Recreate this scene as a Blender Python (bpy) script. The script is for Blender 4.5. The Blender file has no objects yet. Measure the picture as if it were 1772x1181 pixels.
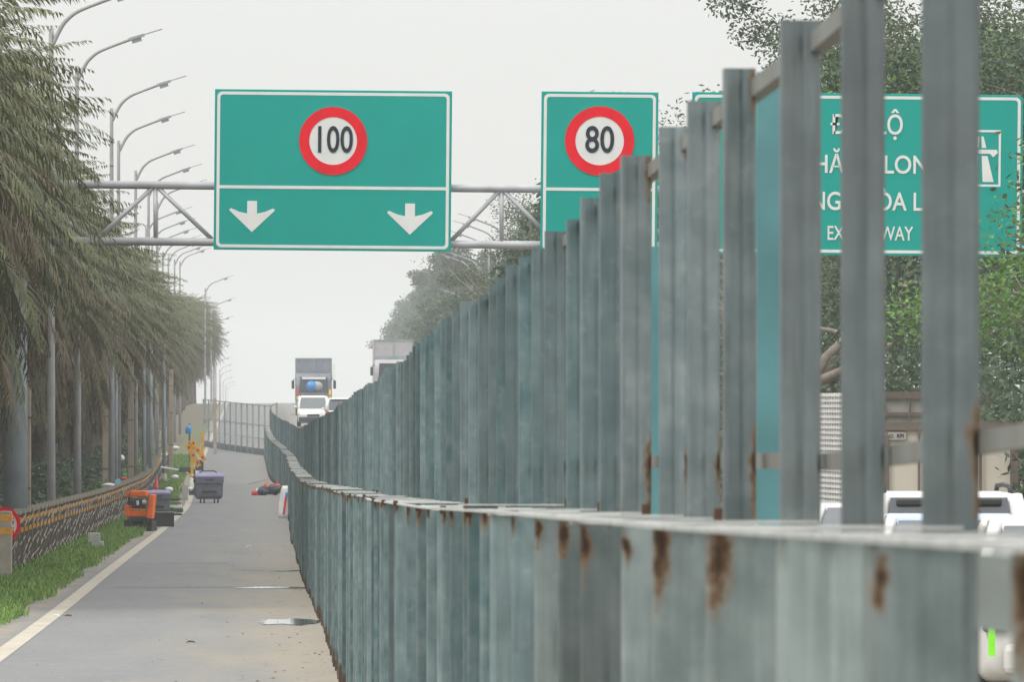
import bpy, bmesh, math, random
import numpy as np
from mathutils import Vector, Matrix
random.seed(7); rng = np.random.default_rng(7)
R = math.radians
S = bpy.context.scene
C = S.collection
# ---------------------------------------------------------------- camera, world, sun, exposure
EYE = 1.9
F = 14000.0                      # focal length in photograph pixels
cam = bpy.data.cameras.new('camera'); co = bpy.data.objects.new('camera', cam); C.objects.link(co)
cam.sensor_width = 36; cam.lens = F / 1772 * 36
cam.shift_x = (886 - 480) / 1772; cam.shift_y = (700 - 590.5) / 1772
cam.clip_start = 0.5; cam.clip_end = 9000
co.location = (0, 0, EYE); co.rotation_euler = (R(90), 0, 0)
cam.dof.use_dof = True; cam.dof.focus_distance = 150; cam.dof.aperture_fstop = 30
S.camera = co
w = bpy.data.worlds.new("World"); S.world = w; w.use_nodes = True
nt = w.node_tree; nt.nodes.clear()
N = nt.nodes.new; L = nt.links.new
out = N('ShaderNodeOutputWorld'); bg = N('ShaderNodeBackground'); bg2 = N('ShaderNodeBackground'); add = N('ShaderNodeAddShader')
sky = N('ShaderNodeTexSky'); sky.sky_type = 'NISHITA'; sky.sun_disc = False
sky.sun_elevation = R(48); sky.sun_rotation = R(232)
L(sky.outputs[0], bg2.inputs[0]); bg2.inputs[1].default_value = 0.012
tc = N('ShaderNodeTexCoord'); sp = N('ShaderNodeSeparateXYZ'); L(tc.outputs['Generated'], sp.inputs[0])
mr = N('ShaderNodeMapRange'); L(sp.outputs[2], mr.inputs[0])
mr.inputs[1].default_value = 0; mr.inputs[2].default_value = 1; mr.inputs[3].default_value = 0.69; mr.inputs[4].default_value = 2.4
nz = N('ShaderNodeTexNoise'); nz.inputs['Scale'].default_value = 3.0; nz.inputs['Detail'].default_value = 5
L(tc.outputs['Generated'], nz.inputs['Vector'])
mr2 = N('ShaderNodeMapRange'); L(nz.outputs[0], mr2.inputs[0]); mr2.inputs[3].default_value = 0.93; mr2.inputs[4].default_value = 1.07
mu = N('ShaderNodeMath'); mu.operation = 'MULTIPLY'; L(mr.outputs[0], mu.inputs[0]); L(mr2.outputs[0], mu.inputs[1])
bg.inputs[0].default_value = (1.0, 1.0, 0.975, 1); L(mu.outputs[0], bg.inputs[1])
L(bg.outputs[0], add.inputs[0]); L(bg2.outputs[0], add.inputs[1]); L(add.outputs[0], out.inputs[0])
sd = bpy.data.lights.new('sun', 'SUN'); so = bpy.data.objects.new('sun', sd); C.objects.link(so)
sd.energy = 1.4; sd.angle = R(18); sd.color = (1, .96, .9)
so.rotation_euler = (R(42), 0, R(-52))      # high, behind the camera's left shoulder
S.view_settings.view_transform = 'Standard'; S.view_settings.look = 'None'
S.view_settings.exposure = 0; S.view_settings.gamma = 1
S.cycles.max_bounces = 6; S.cycles.diffuse_bounces = 3; S.cycles.volume_bounces = 1; S.cycles.transparent_max_bounces = 12
S.cycles.use_denoising = True

# ---------------------------------------------------------------- the lie of the land
def smooth(k):
    d = np.arange(0, 4000, 2.0); xs, ys = zip(*k); v = np.interp(d, xs, ys)
    ker = np.ones(15) / 15; vp = np.pad(v, 7, mode='edge'); sm = np.convolve(vp, ker, 'valid'); t = np.clip((d-60)/60, 0, 1); return d, v*(1-t) + sm*t
_l = smooth([(0,-.05),(6.5,-.118),(11.8,-.185),(22.7,-.305),(32,-.415),(50,-.60),(70,-.775),(88,-.94),(110,-1.12),(150,-1.42),(222,-1.72),(286,-1.88),(350,-1.71),(420,-1.51),(470,-1.31),(500,-1.0),(4000,-1)])
_c = smooth([(0,0),(80,0),(110,-.06),(150,-.19),(222,-.27),(286,-.25),(325,-.5),(378,-1.0),(437,-1.26),(480,-1.4),(700,-1.6),(1000,-3),(1500,-6),(4000,-30)])
_s = smooth([(0,-1.87),(6,-2.0),(14,-2.14),(18,-2.165),(25,-2.225),(32,-2.3),(50,-2.43),(76,-2.61),(110,-2.85),(150,-3.1),(222,-3.5),(286,-3.67),(350,-3.5),(420,-3.3),(470,-3.1),(500,-2.8),(600,-1.5),(750,0.0),(900,.1),(1500,-1),(4000,-6)])
_m = smooth([(0,-1.87),(6,-2.0),(14,-2.14),(18,-2.165),(25,-2.225),(32,-2.3),(50,-2.43),(76,-2.61),(110,-2.85),(150,-3.1),(222,-3.2),(300,-2.7),(380,-2.1),(450,-1.5),(540,-.6),(700,.1),(900,.12),(1500,-1),(4000,-6)])
def cx(d): return float(np.interp(d, *_c))
def gz(x, d):
    a = float(np.interp(d, *_s)); b = float(np.interp(d, *_m)); t = min(1, max(0, (x - cx(d) - 1.1) / 1.2)); t = t*t*(3-2*t)
    return EYE + a + (b - a) * t
def px(x, d): return (x - 480) / F * d
def pz(y, d): return EYE + (700 - y) / F * d
def P(x, y, d): return Vector((px(x, d), d, pz(y, d)))

# ---------------------------------------------------------------- materials
def mat(name, col, rough=.7, metal=0, var=.12, scale=3, col2=None, bump=0, coat=0, isl=0, trans=0, coord='Object', detail=6, spec=.5):
    m = bpy.data.materials.new(name); m.use_nodes = True; t = m.node_tree; b = t.nodes['Principled BSDF']; b.inputs['Specular IOR Level'].default_value = spec
    n = t.nodes.new; l = t.links.new
    b.inputs['Roughness'].default_value = rough; b.inputs['Metallic'].default_value = metal
    if coat: b.inputs['Coat Weight'].default_value = coat
    tcn = n('ShaderNodeTexCoord'); no = n('ShaderNodeTexNoise'); no.inputs['Scale'].default_value = scale; no.inputs['Detail'].default_value = detail
    l(tcn.outputs[coord], no.inputs['Vector'])
    mx = n('ShaderNodeMix'); mx.data_type = 'RGBA'
    c2 = col2 or tuple(c * (1 - 2*var) for c in col)
    c1 = col if col2 else tuple(min(1, c * (1 + var)) for c in col)
    mx.inputs[6].default_value = (*c1, 1); mx.inputs[7].default_value = (*c2, 1)
    rp = n('ShaderNodeMapRange'); rp.inputs[1].default_value = .3; rp.inputs[2].default_value = .7; l(no.outputs[0], rp.inputs[0]); l(rp.outputs[0], mx.inputs[0])
    last = mx.outputs[2]
    if isl:
        g = n('ShaderNodeNewGeometry'); oi = n('ShaderNodeObjectInfo'); ad = n('ShaderNodeMath'); ad.operation = 'ADD'
        l(g.outputs['Random Per Island'], ad.inputs[0]); l(oi.outputs['Random'], ad.inputs[1])
        fr = n('ShaderNodeMath'); fr.operation = 'FRACT'; l(ad.outputs[0], fr.inputs[0])
        mr = n('ShaderNodeMapRange'); l(fr.outputs[0], mr.inputs[0]); mr.inputs[3].default_value = 1 - isl; mr.inputs[4].default_value = 1 + isl
        hv = n('ShaderNodeHueSaturation'); l(mr.outputs[0], hv.inputs['Value']); l(last, hv.inputs['Color']); last = hv.outputs[0]
    l(last, b.inputs['Base Color'])
    if bump:
        bp = n('ShaderNodeBump'); bp.inputs['Strength'].default_value = bump; bp.inputs['Distance'].default_value = .02; l(no.outputs[0], bp.inputs['Height']); l(bp.outputs[0], b.inputs['Normal'])
    if trans:
        tr = n('ShaderNodeBsdfTranslucent'); ms = n('ShaderNodeMixShader'); ms.inputs[0].default_value = trans
        l(last, tr.inputs[0]); l(b.outputs[0], ms.inputs[1]); l(tr.outputs[0], ms.inputs[2]); l(ms.outputs[0], t.nodes['Material Output'].inputs[0])
    return m

def steel_mat(name, base, teal, rust_lo, rust_hi, foot, topz):
    """galvanised fence post: UV.x metres across from the left edge, UV.y metres above the ground"""
    m = bpy.data.materials.new(name); m.use_nodes = True; t = m.node_tree; b = t.nodes['Principled BSDF']
    n = t.nodes.new; l = t.links.new
    def M(op, a, c=None, d=None):
        q = n('ShaderNodeMath'); q.operation = op
        for i, v in enumerate((a, c, d)):
            if v is None: continue
            if isinstance(v, (int, float)): q.inputs[i].default_value = v
            else: l(v, q.inputs[i])
        return q.outputs[0]
    def MR(v, a, c, e=0, f=1):
        q = n('ShaderNodeMapRange'); l(v, q.inputs[0])
        for i, k in enumerate((a, c, e, f)): q.inputs[i+1].default_value = k
        return q.outputs[0]
    def mixc(f, a, c):
        q = n('ShaderNodeMix'); q.data_type = 'RGBA'
        if isinstance(f, (int, float)): q.inputs[0].default_value = f
        else: l(f, q.inputs[0])
        for i, v in ((6, a), (7, c)):
            if isinstance(v, tuple): q.inputs[i].default_value = (*v, 1)
            else: l(v, q.inputs[i])
        return q.outputs[2]
    g = n('ShaderNodeNewGeometry'); oi = n('ShaderNodeObjectInfo')
    rnd = M('FRACT', M('ADD', g.outputs['Random Per Island'], oi.outputs['Random']))
    rnd2 = M('FRACT', M('MULTIPLY', rnd, 17.37)); rnd3 = M('FRACT', M('MULTIPLY', rnd, 41.7))
    uv = n('ShaderNodeUVMap'); uv.uv_map = 'uv'; s = n('ShaderNodeSeparateXYZ'); l(uv.outputs[0], s.inputs[0])
    U, V = s.outputs[0], s.outputs[1]
    cmb = n('ShaderNodeCombineXYZ'); l(M('MULTIPLY_ADD', rnd, 50, U), cmb.inputs[0]); l(V, cmb.inputs[1]); l(M('MULTIPLY', rnd, 33), cmb.inputs[2])
    def noise(scale, sy=1, detail=6):
        mp = n('ShaderNodeMapping'); mp.inputs['Scale'].default_value = (1, sy, 1); l(cmb.outputs[0], mp.inputs[0])
        q = n('ShaderNodeTexNoise'); q.inputs['Scale'].default_value = scale; q.inputs['Detail'].default_value = detail; l(mp.outputs[0], q.inputs['Vector']); return q.outputs[0]
    n1 = noise(9); n2 = noise(60, .06); n3 = noise(26); n4 = noise(3); n5 = noise(75, .45)
    col = mixc(rnd2, base, teal)
    col = mixc(MR(n1, .35, .7), col, tuple(c * 1.32 for c in base))
    col = mixc(M('MULTIPLY', MR(n2, .45, .75), .4), col, tuple(c * .55 for c in teal))
    col = mixc(M('MULTIPLY', MR(n3, .60, .70), .14), col, (.42, .45, .43))
    col = mixc(M('MULTIPLY', MR(n4, .5, .68), .5), col, tuple(c * .72 for c in base))
    hv = n('ShaderNodeHueSaturation'); l(col, hv.inputs['Color']); l(MR(M('FRACT', M('MULTIPLY', rnd, 7.13)), 0, 1, .66, 1.36), hv.inputs['Value']); col = hv.outputs[0]
    # rust that bleeds from the welds
    wob = M('MULTIPLY', M('SUBTRACT', n3, .5), .07)
    def blob(u0, v0, ru, rv):
        du = M('DIVIDE', M('SUBTRACT', M('ADD', U, M('MULTIPLY', wob, .25)), u0), ru); dv = M('DIVIDE', M('SUBTRACT', M('ADD', V, wob), v0), rv)
        dn = M('MULTIPLY', dv, M('SUBTRACT', 1.0, M('MULTIPLY', M('LESS_THAN', dv, 0), .5)))
        rad = M('SQRT', M('ADD', M('MULTIPLY', du, du), M('MULTIPLY', dn, dn)))
        return M('ADD', M('DIVIDE', rad, M('MULTIPLY_ADD', rnd3, .9, .6)), M('MULTIPLY', M('SUBTRACT', n5, .5), 1.5))
    d = None
    for k in rust_lo + rust_hi:
        e = blob(*k); d = e if d is None else M('MINIMUM', d, e)
    keep = MR(rnd2, .15, .25)
    col = mixc(M('MULTIPLY', MR(d, 1.05, .45), keep), col, (.21, .115, .045))
    col = mixc(M('MULTIPLY', MR(d, .75, .2), keep), col, (.05, .03, .02))
    if foot:
        hgt = M('ADD', V, M('MULTIPLY', M('SUBTRACT', rnd, .5), .16))
        col = mixc(MR(M('ADD', hgt, wob), foot, foot - .05), col, (.085, .052, .03))
    l(col, b.inputs['Base Color'])
    b.inputs['Metallic'].default_value = .5; b.inputs['Roughness'].default_value = .42
    bp = n('ShaderNodeBump'); bp.inputs['Strength'].default_value = .25; bp.inputs['Distance'].default_value = .004; l(n1, bp.inputs['Height']); l(bp.outputs[0], b.inputs['Normal'])
    return m

M_ = {}
def mm(k, *a, **kw):
    if k not in M_: M_[k] = mat(k, *a, **kw)
    return M_[k]
galv = (.150, .200, .203); teal = (.078, .145, .155)
M_['low_clean'] = steel_mat('low_clean', galv, teal, [(.004, 1.765, .010, .022)], [], .20, 1.78)
M_['tall_clean'] = steel_mat('tall_clean', (.128, .172, .178), teal, [(0.074, 2.04, .009, .03)], [], .15, 2.83)
M_['low_steel'] = steel_mat('low_steel', (.235, .275, .27), (.165, .215, .212), [(0.010, 1.75, .015, .032)], [], .20, 1.78)
M_['tall_steel'] = steel_mat('tall_steel', (.195, .23, .235), (.125, .175, .182), [(0.074, 2.04, .015, .06), (0.0, 1.87, .009, .04)], [(.074, 2.80, .013, .035)], .15, 2.83)
mm('rail_steel', (.20, .215, .20), .55, .2, col2=(.13, .12, .10), scale=4)
mm('cap_steel', (.55, .56, .54), .5, .1, col2=(.36, .37, .36), scale=8, isl=.15)
mm('rust', (.12, .06, .03), .9, col2=(.05, .03, .02), scale=30)
mm('teal_paint', (.09, .24, .26), .5, var=.15)
mm('galv_pipe', (.40, .41, .43), .5, .2, var=.12, scale=2)
mm('pole_grey', (.25, .29, .32), .6, var=.12, scale=2)
mm('lamp_grey', (.33, .33, .33), .6, var=.1)
mm('concrete', (.40, .36, .30), .9, col2=(.26, .23, .19), scale=4, bump=.2)
mm('tan_pole', (.36, .31, .25), .9, col2=(.26, .22, .18), scale=3)
mm('white', (.75, .75, .74), .45, var=.05)
mm('white_paint', (.62, .62, .60), .3, var=.03, coat=.6)
mm('black', (.02, .02, .022), .6, var=.3)
mm('rubber', (.025, .025, .025), .85, var=.2)
mm('glass', (.035, .05, .06), .08, var=.1, coat=1)
mm('sign_green', (.0, .315, .265), .55, col2=(0, .295, .25), scale=1.2, spec=.12)
mm('sign_white', (.68, .69, .68), .45, var=.03)
mm('sign_red', (.72, .004, .018), .6, var=.06, spec=.1)
mm('sign_dark', (.02, .03, .045), .6, var=.1, spec=.1)
mm('alu', (.42, .43, .44), .45, .5, var=.1)
mm('orange', (.85, .15, .008), .5, var=.1, spec=.2)
mm('yellow', (.78, .42, .02), .6, var=.12)
mm('band_yellow', (.72, .33, .02), .7, var=.15, scale=8)
mm('bin_grey', (.14, .145, .18), .5, var=.1)
mm('bin_violet', (.27, .22, .42), .5, var=.08)
mm('dark_blue', (.03, .045, .06), .55, var=.2)
mm('red', (.60, .03, .03), .6, var=.1)
mm('blue', (.03, .25, .62), .4, var=.08)
mm('light_blue', (.25, .50, .72), .5, var=.05)
mm('rope', (.40, .36, .30), .9, col2=(.22, .19, .155), scale=5)
mm('cable', (.04, .04, .04), .8)
mm('bark', (.15, .125, .10), .95, col2=(.08, .065, .052), scale=6, bump=.5)
mm('bark_light', (.33, .28, .24), .95, col2=(.2, .16, .13), scale=4)
mm('palm_leaf', (.135, .138, .052), .6, col2=(.08, .095, .038), scale=1.2, isl=.4, trans=.2)
mm('palm_dry', (.17, .132, .078), .8, col2=(.10, .08, .052), scale=1.2, isl=.35, trans=.15)
mm('leaf', (.065, .105, .048), .6, col2=(.045, .085, .045), scale=.9, isl=.45, trans=.25)
mm('leaf_olive', (.13, .15, .085), .6, col2=(.08, .10, .06), scale=.9, isl=.4, trans=.25)
mm('leaf_bright', (.14, .27, .05), .6, col2=(.09, .19, .05), scale=.9, isl=.35, trans=.3)
mm('grass', (.185, .30, .06), .7, col2=(.12, .215, .045), scale=1.4, isl=.4, trans=.3)
mm('soil', (.16, .13, .09), .95, col2=(.08, .075, .045), scale=.8)
mm('puddle', (.10, .11, .115), .04, var=.2)
mm('beige', (.62, .57, .49), .7, var=.05, scale=1)
mm('brown_frame', (.16, .125, .105), .7, var=.12)
mm('container', (.40, .38, .35), .7, var=.1)
mm('amber', (.9, .5, .03), .3)
mm('foil', (.45, .45, .47), .5, .3)

# ---------------------------------------------------------------- mesh helpers
class MB:
    def __init__(s): s.v = []; s.f = []; s.uv = None
    def add(s, vs, fs):
        o = len(s.v); s.v += [tuple(v) for v in vs]; s.f += [tuple(i + o for i in f) for f in fs]; return s
    def box(s, c, d, rot=None):
        x, y, z = (k / 2 for k in d); vs = [Vector((a*x, b*y, e*z)) for a in (-1, 1) for b in (-1, 1) for e in (-1, 1)]
        if rot is not None: vs = [rot @ v for v in vs]
        c = Vector(c)
        return s.add([v + c for v in vs], [(0,1,3,2),(4,6,7,5),(0,4,5,1),(2,3,7,6),(0,2,6,4),(1,5,7,3)])
    def box2(s, a, b): return s.box([(p+q)/2 for p, q in zip(a, b)], [abs(q-p) for p, q in zip(a, b)])
    def tube(s, pts, r, n=10, cap=True):
        pts = [Vector(p) for p in pts]; rr = r if isinstance(r, (list, tuple)) else [r]*len(pts); o = len(s.v); up = None
        for i, p in enumerate(pts):
            t = (pts[min(i+1, len(pts)-1)] - pts[max(i-1, 0)]).normalized()
            if up is None: up = t.orthogonal().normalized()
            up = (up - t * up.dot(t)).normalized(); b = t.cross(up)
            for k in range(n):
                a = 2*math.pi*k/n; s.v.append(tuple(p + (up*math.cos(a) + b*math.sin(a)) * rr[i]))
        for i in range(len(pts)-1):
            for k in range(n):
                s.f.append((o+i*n+k, o+i*n+(k+1)%n, o+(i+1)*n+(k+1)%n, o+(i+1)*n+k))
        if cap: s.f.append(tuple(o+k for k in range(n))[::-1]); s.f.append(tuple(o+(len(pts)-1)*n+k for k in range(n)))
        return s
    def prism(s, poly, a, b, axis='y'):
        """poly of 2-D points extruded from a to b along axis; y: (x,z) poly; x: (y,z) poly; z: (x,y) poly"""
        def q(p, t): return {'y': (p[0], t, p[1]), 'x': (t, p[0], p[1]), 'z': (p[0], p[1], t)}[axis]
        n = len(poly)
        return s.add([q(p, a) for p in poly] + [q(p, b) for p in poly], [tuple(range(n))[::-1], tuple(range(n, 2*n))] + [(i, (i+1)%n, n+(i+1)%n, n+i) for i in range(n)])
    def loft(s, rings, cap=True, closed=True):
        n = len(rings[0]); o = len(s.v)
        for r in rings: s.v += [tuple(p) for p in r]
        for i in range(len(rings)-1):
            for k in range(n if closed else n-1):
                s.f.append((o+i*n+k, o+i*n+(k+1)%n, o+(i+1)*n+(k+1)%n, o+(i+1)*n+k))
        if cap: s.f.append(tuple(o+k for k in range(n))[::-1]); s.f.append(tuple(o+(len(rings)-1)*n+k for k in range(n)))
        return s
    def ball(s, c, r, n=12, m=8, sq=(1,1,1)):
        rings = []
        for i in range(m+1):
            a = -math.pi/2 + math.pi*i/m; q = max(.02, math.cos(a))
            rings.append([(c[0]+r*sq[0]*q*math.cos(2*math.pi*k/n), c[1]+r*sq[1]*q*math.sin(2*math.pi*k/n), c[2]+r*sq[2]*math.sin(a)) for k in range(n)])
        return s.loft(rings)
    def mesh(s, name, m, smooth=False, recalc=True):
        me = bpy.data.meshes.new(name); me.from_pydata(s.v, [], s.f)
        if recalc:
            bm = bmesh.new(); bm.from_mesh(me); bmesh.ops.recalc_face_normals(bm, faces=bm.faces); bm.to_mesh(me); bm.free()
        if s.uv is not None:
            l = me.uv_layers.new(name='uv'); uvs = np.array(s.uv, dtype=np.float32); vi = np.zeros(len(me.loops), dtype=np.int32); me.loops.foreach_get('vertex_index', vi); l.data.foreach_set('uv', uvs[vi].ravel())
        me.materials.append(M_[m] if isinstance(m, str) else m)
        if smooth: me.polygons.foreach_set('use_smooth', [True]*len(me.polygons))
        return me
    def build(s, name, m, parent=None, smooth=False, bevel=0, loc=None):
        o = bpy.data.objects.new(name, s.mesh(name, m, smooth)); C.objects.link(o)
        if parent is not None: o.parent = parent
        if loc is not None: o.location = loc
        if bevel:
            b = o.modifiers.new('b', 'BEVEL'); b.width = bevel; b.segments = 2; b.limit_method = 'ANGLE'
        return o
def tag(o, label, cat, group=None, kind=None):
    if label: o['label'] = label
    if cat: o['category'] = cat
    if group: o['group'] = group
    if kind: o['kind'] = kind
    return o
def empty(name, loc, label, cat, group=None, rz=0):
    o = bpy.data.objects.new(name, None); C.objects.link(o); o.location = loc; o.rotation_euler = (0, 0, rz); o.empty_display_size = .2
    return tag(o, label, cat, group)
def inst(name, me, parent=None, loc=(0,0,0), rz=0, sc=None):
    o = bpy.data.objects.new(name, me); C.objects.link(o); o.location = loc; o.rotation_euler = (0,0,rz)
    if parent is not None: o.parent = parent
    if sc is not None: o.scale = sc if isinstance(sc, tuple) else (sc,)*3
    return o
def quads_mesh(name, V4, m):
    """V4: (n,4,3) array of quads"""
    n = len(V4); me = bpy.data.meshes.new(name); me.vertices.add(n*4); me.vertices.foreach_set('co', V4.astype(np.float32).ravel())
    me.loops.add(n*4); me.loops.foreach_set('vertex_index', np.arange(n*4, dtype=np.int32)); me.polygons.add(n)
    me.polygons.foreach_set('loop_start', np.arange(0, n*4, 4, dtype=np.int32)); me.polygons.foreach_set('loop_total', np.full(n, 4, dtype=np.int32))
    me.update(calc_edges=True); me.materials.append(M_[m] if isinstance(m, str) else m); return me

# ---------------------------------------------------------------- ground and road sheets
def sheet(name, xs, ds, lift, m, follow=True):
    b = MB(); uv = []
    for d in ds:
        for x in xs:
            X = x + cx(d); b.v.append((X, d, gz(X, d) + lift)); uv.append((x, d))
    n = len(xs)
    for i in range(len(ds)-1):
        for k in range(n-1): b.f.append((i*n+k, i*n+k+1, (i+1)*n+k+1, (i+1)*n+k))
    b.uv = uv
    me = bpy.data.meshes.new(name); me.from_pydata(b.v, [], b.f)
    l = me.uv_layers.new(name='uv'); uvs = np.array(uv, dtype=np.float32); vi = np.zeros(len(me.loops), dtype=np.int32); me.loops.foreach_get('vertex_index', vi); l.data.foreach_set('uv', uvs[vi].ravel())
    me.materials.append(m); me.polygons.foreach_set('use_smooth', [True]*len(me.polygons))
    o = bpy.data.objects.new(name, me); C.objects.link(o); o['kind'] = 'structure'; return o
dsl = list(np.arange(0, 600, 4)) + list(np.arange(600, 1600, 20)) + list(np.arange(1600, 4000, 200))
sheet('ground', [-1500,-300,-60,-20,-9,-5,-3,0,1.1,1.4,1.7,2.0,2.3,4,10,16,40,300,1500], dsl, -.03, M_['soil'])
def asphalt():
    m = bpy.data.materials.new('asphalt'); m.use_nodes = True; t = m.node_tree; b = t.nodes['Principled BSDF']; n = t.nodes.new; l = t.links.new
    uv = n('ShaderNodeUVMap'); uv.uv_map = 'uv'; s = n('ShaderNodeSeparateXYZ'); l(uv.outputs[0], s.inputs[0])
    def noise(scale, sx=1, sy=1, det=8):
        mp = n('ShaderNodeMapping'); mp.inputs['Scale'].default_value = (sx, sy, 1); l(uv.outputs[0], mp.inputs[0])
        q = n('ShaderNodeTexNoise'); q.inputs['Scale'].default_value = scale; q.inputs['Detail'].default_value = det; l(mp.outputs[0], q.inputs['Vector']); return q.outputs[0]
    def MR(v, a, c, e=0, f=1):
        q = n('ShaderNodeMapRange'); l(v, q.inputs[0])
        for i, k in enumerate((a, c, e, f)): q.inputs[i+1].default_value = k
        return q.outputs[0]
    def mathn(op, a, c):
        q = n('ShaderNodeMath'); q.operation = op
        for i, v in enumerate((a, c)):
            if isinstance(v, (int, float)): q.inputs[i].default_value = v
            else: l(v, q.inputs[i])
        return q.outputs[0]
    def mixc(f, a, c):
        q = n('ShaderNodeMix'); q.data_type = 'RGBA'; l(f, q.inputs[0])
        for i, v in ((6, a), (7, c)):
            if isinstance(v, tuple): q.inputs[i].default_value = (*v, 1)
            else: l(v, q.inputs[i])
        return q.outputs[2]
    col = mixc(MR(noise(.8, 1, .12), .3, .7), (.165, .168, .17), (.20, .20, .198))
    col = mixc(MR(noise(60, 1, .35), .35, .75), col, (.13, .132, .135))
    col = mixc(mathn('MULTIPLY', MR(noise(1.6, .5, 1.1, 3), .48, .72), .35), col, (.115, .115, .115))
    col = mixc(mathn('MULTIPLY', MR(noise(9, 1, .18, 2), .62, .72), .5), col, (.235, .23, .22))
    col = mixc(mathn('MULTIPLY', MR(noise(7, 1, .25, 2), .66, .72), .55), col, (.085, .083, .08))
    # dusty brown earth swept against the fence
    g = MR(s.outputs[0], -1.9, .5); e = mathn('ADD', g, mathn('MULTIPLY', mathn('SUBTRACT', noise(1.1, 1, .1), .5), 1.7))
    far = MR(s.outputs[1], 230, 120, .25, 1)
    col = mixc(mathn('MULTIPLY', MR(e, .2, 1.0, 0, .72), far), col, (.262, .222, .16))
    dark = mathn('MULTIPLY', MR(noise(5, 1, .22), .6, .72), MR(g, .2, .8))
    col = mixc(mathn('MULTIPLY', dark, .6), col, (.11, .085, .055))
    sp = mathn('MULTIPLY', MR(noise(14, 1, .2, 3), .70, .76), .7); col = mixc(sp, col, (.09, .07, .055))
    ge = MR(s.outputs[0], -3.0, -3.25); col = mixc(mathn('MULTIPLY', ge, MR(noise(2, 1, .3), .35, .6)), col, (.25, .215, .17))
    l(col, b.inputs['Base Color']); b.inputs['Roughness'].default_value = .85
    bp = n('ShaderNodeBump'); bp.inputs['Strength'].default_value = .4; bp.inputs['Distance'].default_value = .01; l(noise(40, 1, .5), bp.inputs['Height']); l(bp.outputs[0], b.inputs['Normal'])
    return m
M_['asphalt'] = asphalt()
sheet('road', [-3.6,-3,-2,-1,0,.6,1.1,1.4,1.7,2.0,2.3,4,7,12.5], [d for d in dsl if d < 3000], 0, M_['asphalt'])
mm('line_paint', (.46, .415, .33), .85, col2=(.33, .30, .25), scale=2.5, bump=.1)
sheet('road_line', [-3.06, -2.84], [d for d in np.arange(40, 900, 4)], .005, M_['line_paint'])
mm('lane_paint', (.6, .6, .58), .8)
for a in range(60, 700, 12): sheet('lane_marking', [5.0, 5.15], [a, a+2, a+4], .005, M_['lane_paint'])
sheet('verge', [-4.75,-4.4,-3.9,-3.48], [d for d in np.arange(40, 600, 4)], .035, mat('verge_soil', (.095,.14,.045), .95, col2=(.13,.11,.065), scale=2))
def blob_sheet(name, x, d, rx, ry, m, lift=.008, n=28, seed=0):
    rr = random.Random(seed); b = MB(); pts = []
    for k in range(n):
        a = 2*math.pi*k/n; q = 1 + rr.uniform(-.22, .22); X = x + rx*q*math.cos(a); Y = d + ry*q*math.sin(a); pts.append((X, Y, gz(X, Y)+lift))
    b.add(pts, [tuple(range(n))]); o = b.build(name, m); o['kind'] = 'structure'; return o
# puddles: y 1022 -> d ~133 ; y 1076 -> d ~106
blob_sheet('puddle', px(505, 104), 104, .42, 1.9, 'puddle', seed=1)
blob_sheet('puddle', px(475, 131), 131, .55, .9, 'puddle', seed=2)
blob_sheet('puddle', px(495, 150), 150, .30, .8, 'puddle', seed=5)
mm('dust', (.36, .31, .22), .95, col2=(.25, .21, .15), scale=3)
mm('crack', (.07, .065, .06), .95)
for i, (x0, x1, d) in enumerate([(-2.7, .2, 131.5), (-3.4, -1.0, 160), (-.9, .5, 150.5)]):
    b = MB(); n = 14
    for k in range(n+1):
        X = x0 + (x1-x0)*k/n; Y = d + random.uniform(-.12, .12); b.v += [(X, Y-.06, gz(X, Y)+.006), (X, Y+.06+random.uniform(0,.08), gz(X, Y)+.006)]
    b.f = [(2*k, 2*k+2, 2*k+3, 2*k+1) for k in range(n)]; o = b.build('road_joint', 'crack'); o['kind'] = 'structure'

# grass of the verge
def grass():
    n = 120000; d = 45 + (470-45) * rng.random(n)**1.5; x = -4.68 + 1.4*rng.random(n)**.9; x += rng.normal(0, .04, n)
    edge = -3.44 + np.interp(d, np.arange(0, 520, 1.3), rng.normal(0, .09, 400)) + .08*np.sin(d*.37)
    keep = x < edge + rng.normal(0, .07, n); d, x = d[keep], x[keep]; n = len(d)
    cxx = np.interp(d, *_c); zz = EYE + np.interp(d, *_s) + .02
    h = rng.uniform(.04, .11, n) * (1 + .7*(np.sin(d*.9 + 3*x)*.5+.5)) * (1 + .4*(x < -4.2)); a = rng.uniform(0, 6.28, n); wd = rng.uniform(.010, .024, n); ln = rng.uniform(.2, .9, n)*h
    X = x + cxx; dx, dy = np.cos(a), np.sin(a)
    base1 = np.stack([X - dy*wd, d + dx*wd, zz], 1); base2 = np.stack([X + dy*wd, d - dx*wd, zz], 1)
    t1 = np.stack([X + dx*ln + dy*wd*.35, d + dy*ln - dx*wd*.35, zz + h], 1); t2 = np.stack([X + dx*ln - dy*wd*.35, d + dy*ln + dx*wd*.35, zz + h], 1)
    o = inst('grass', quads_mesh('grass', np.stack([base1, base2, t1, t2], 1), 'grass')); tag(o, None, 'grass', kind='stuff')
grass()
# gravel and litter specks
def specks():
    b = MB()
    for _ in range(1100):
        d = 72 + 230*random.random()**1.6; x = random.choice([random.uniform(-3.3, .5), random.uniform(-1.3, .5), .55 - abs(random.gauss(0, .35))]); r = random.uniform(.003, .008) if random.random() < .85 else random.uniform(.008, .02)
        X = x + cx(d); z = gz(X, d)
        b.add([(X-r, d-2*r, z+.002), (X+r, d-r, z+.002), (X+.6*r, d+2*r, z+.002), (X-r, d+r, z+.002), (X, d, z+r*.9)], [(0,1,4),(1,2,4),(2,3,4),(3,0,4)])
    o = b.build('gravel', mat('gravel', (.16,.12,.08), .9, isl=.6)); tag(o, None, 'gravel', kind='stuff')
specks()

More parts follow.
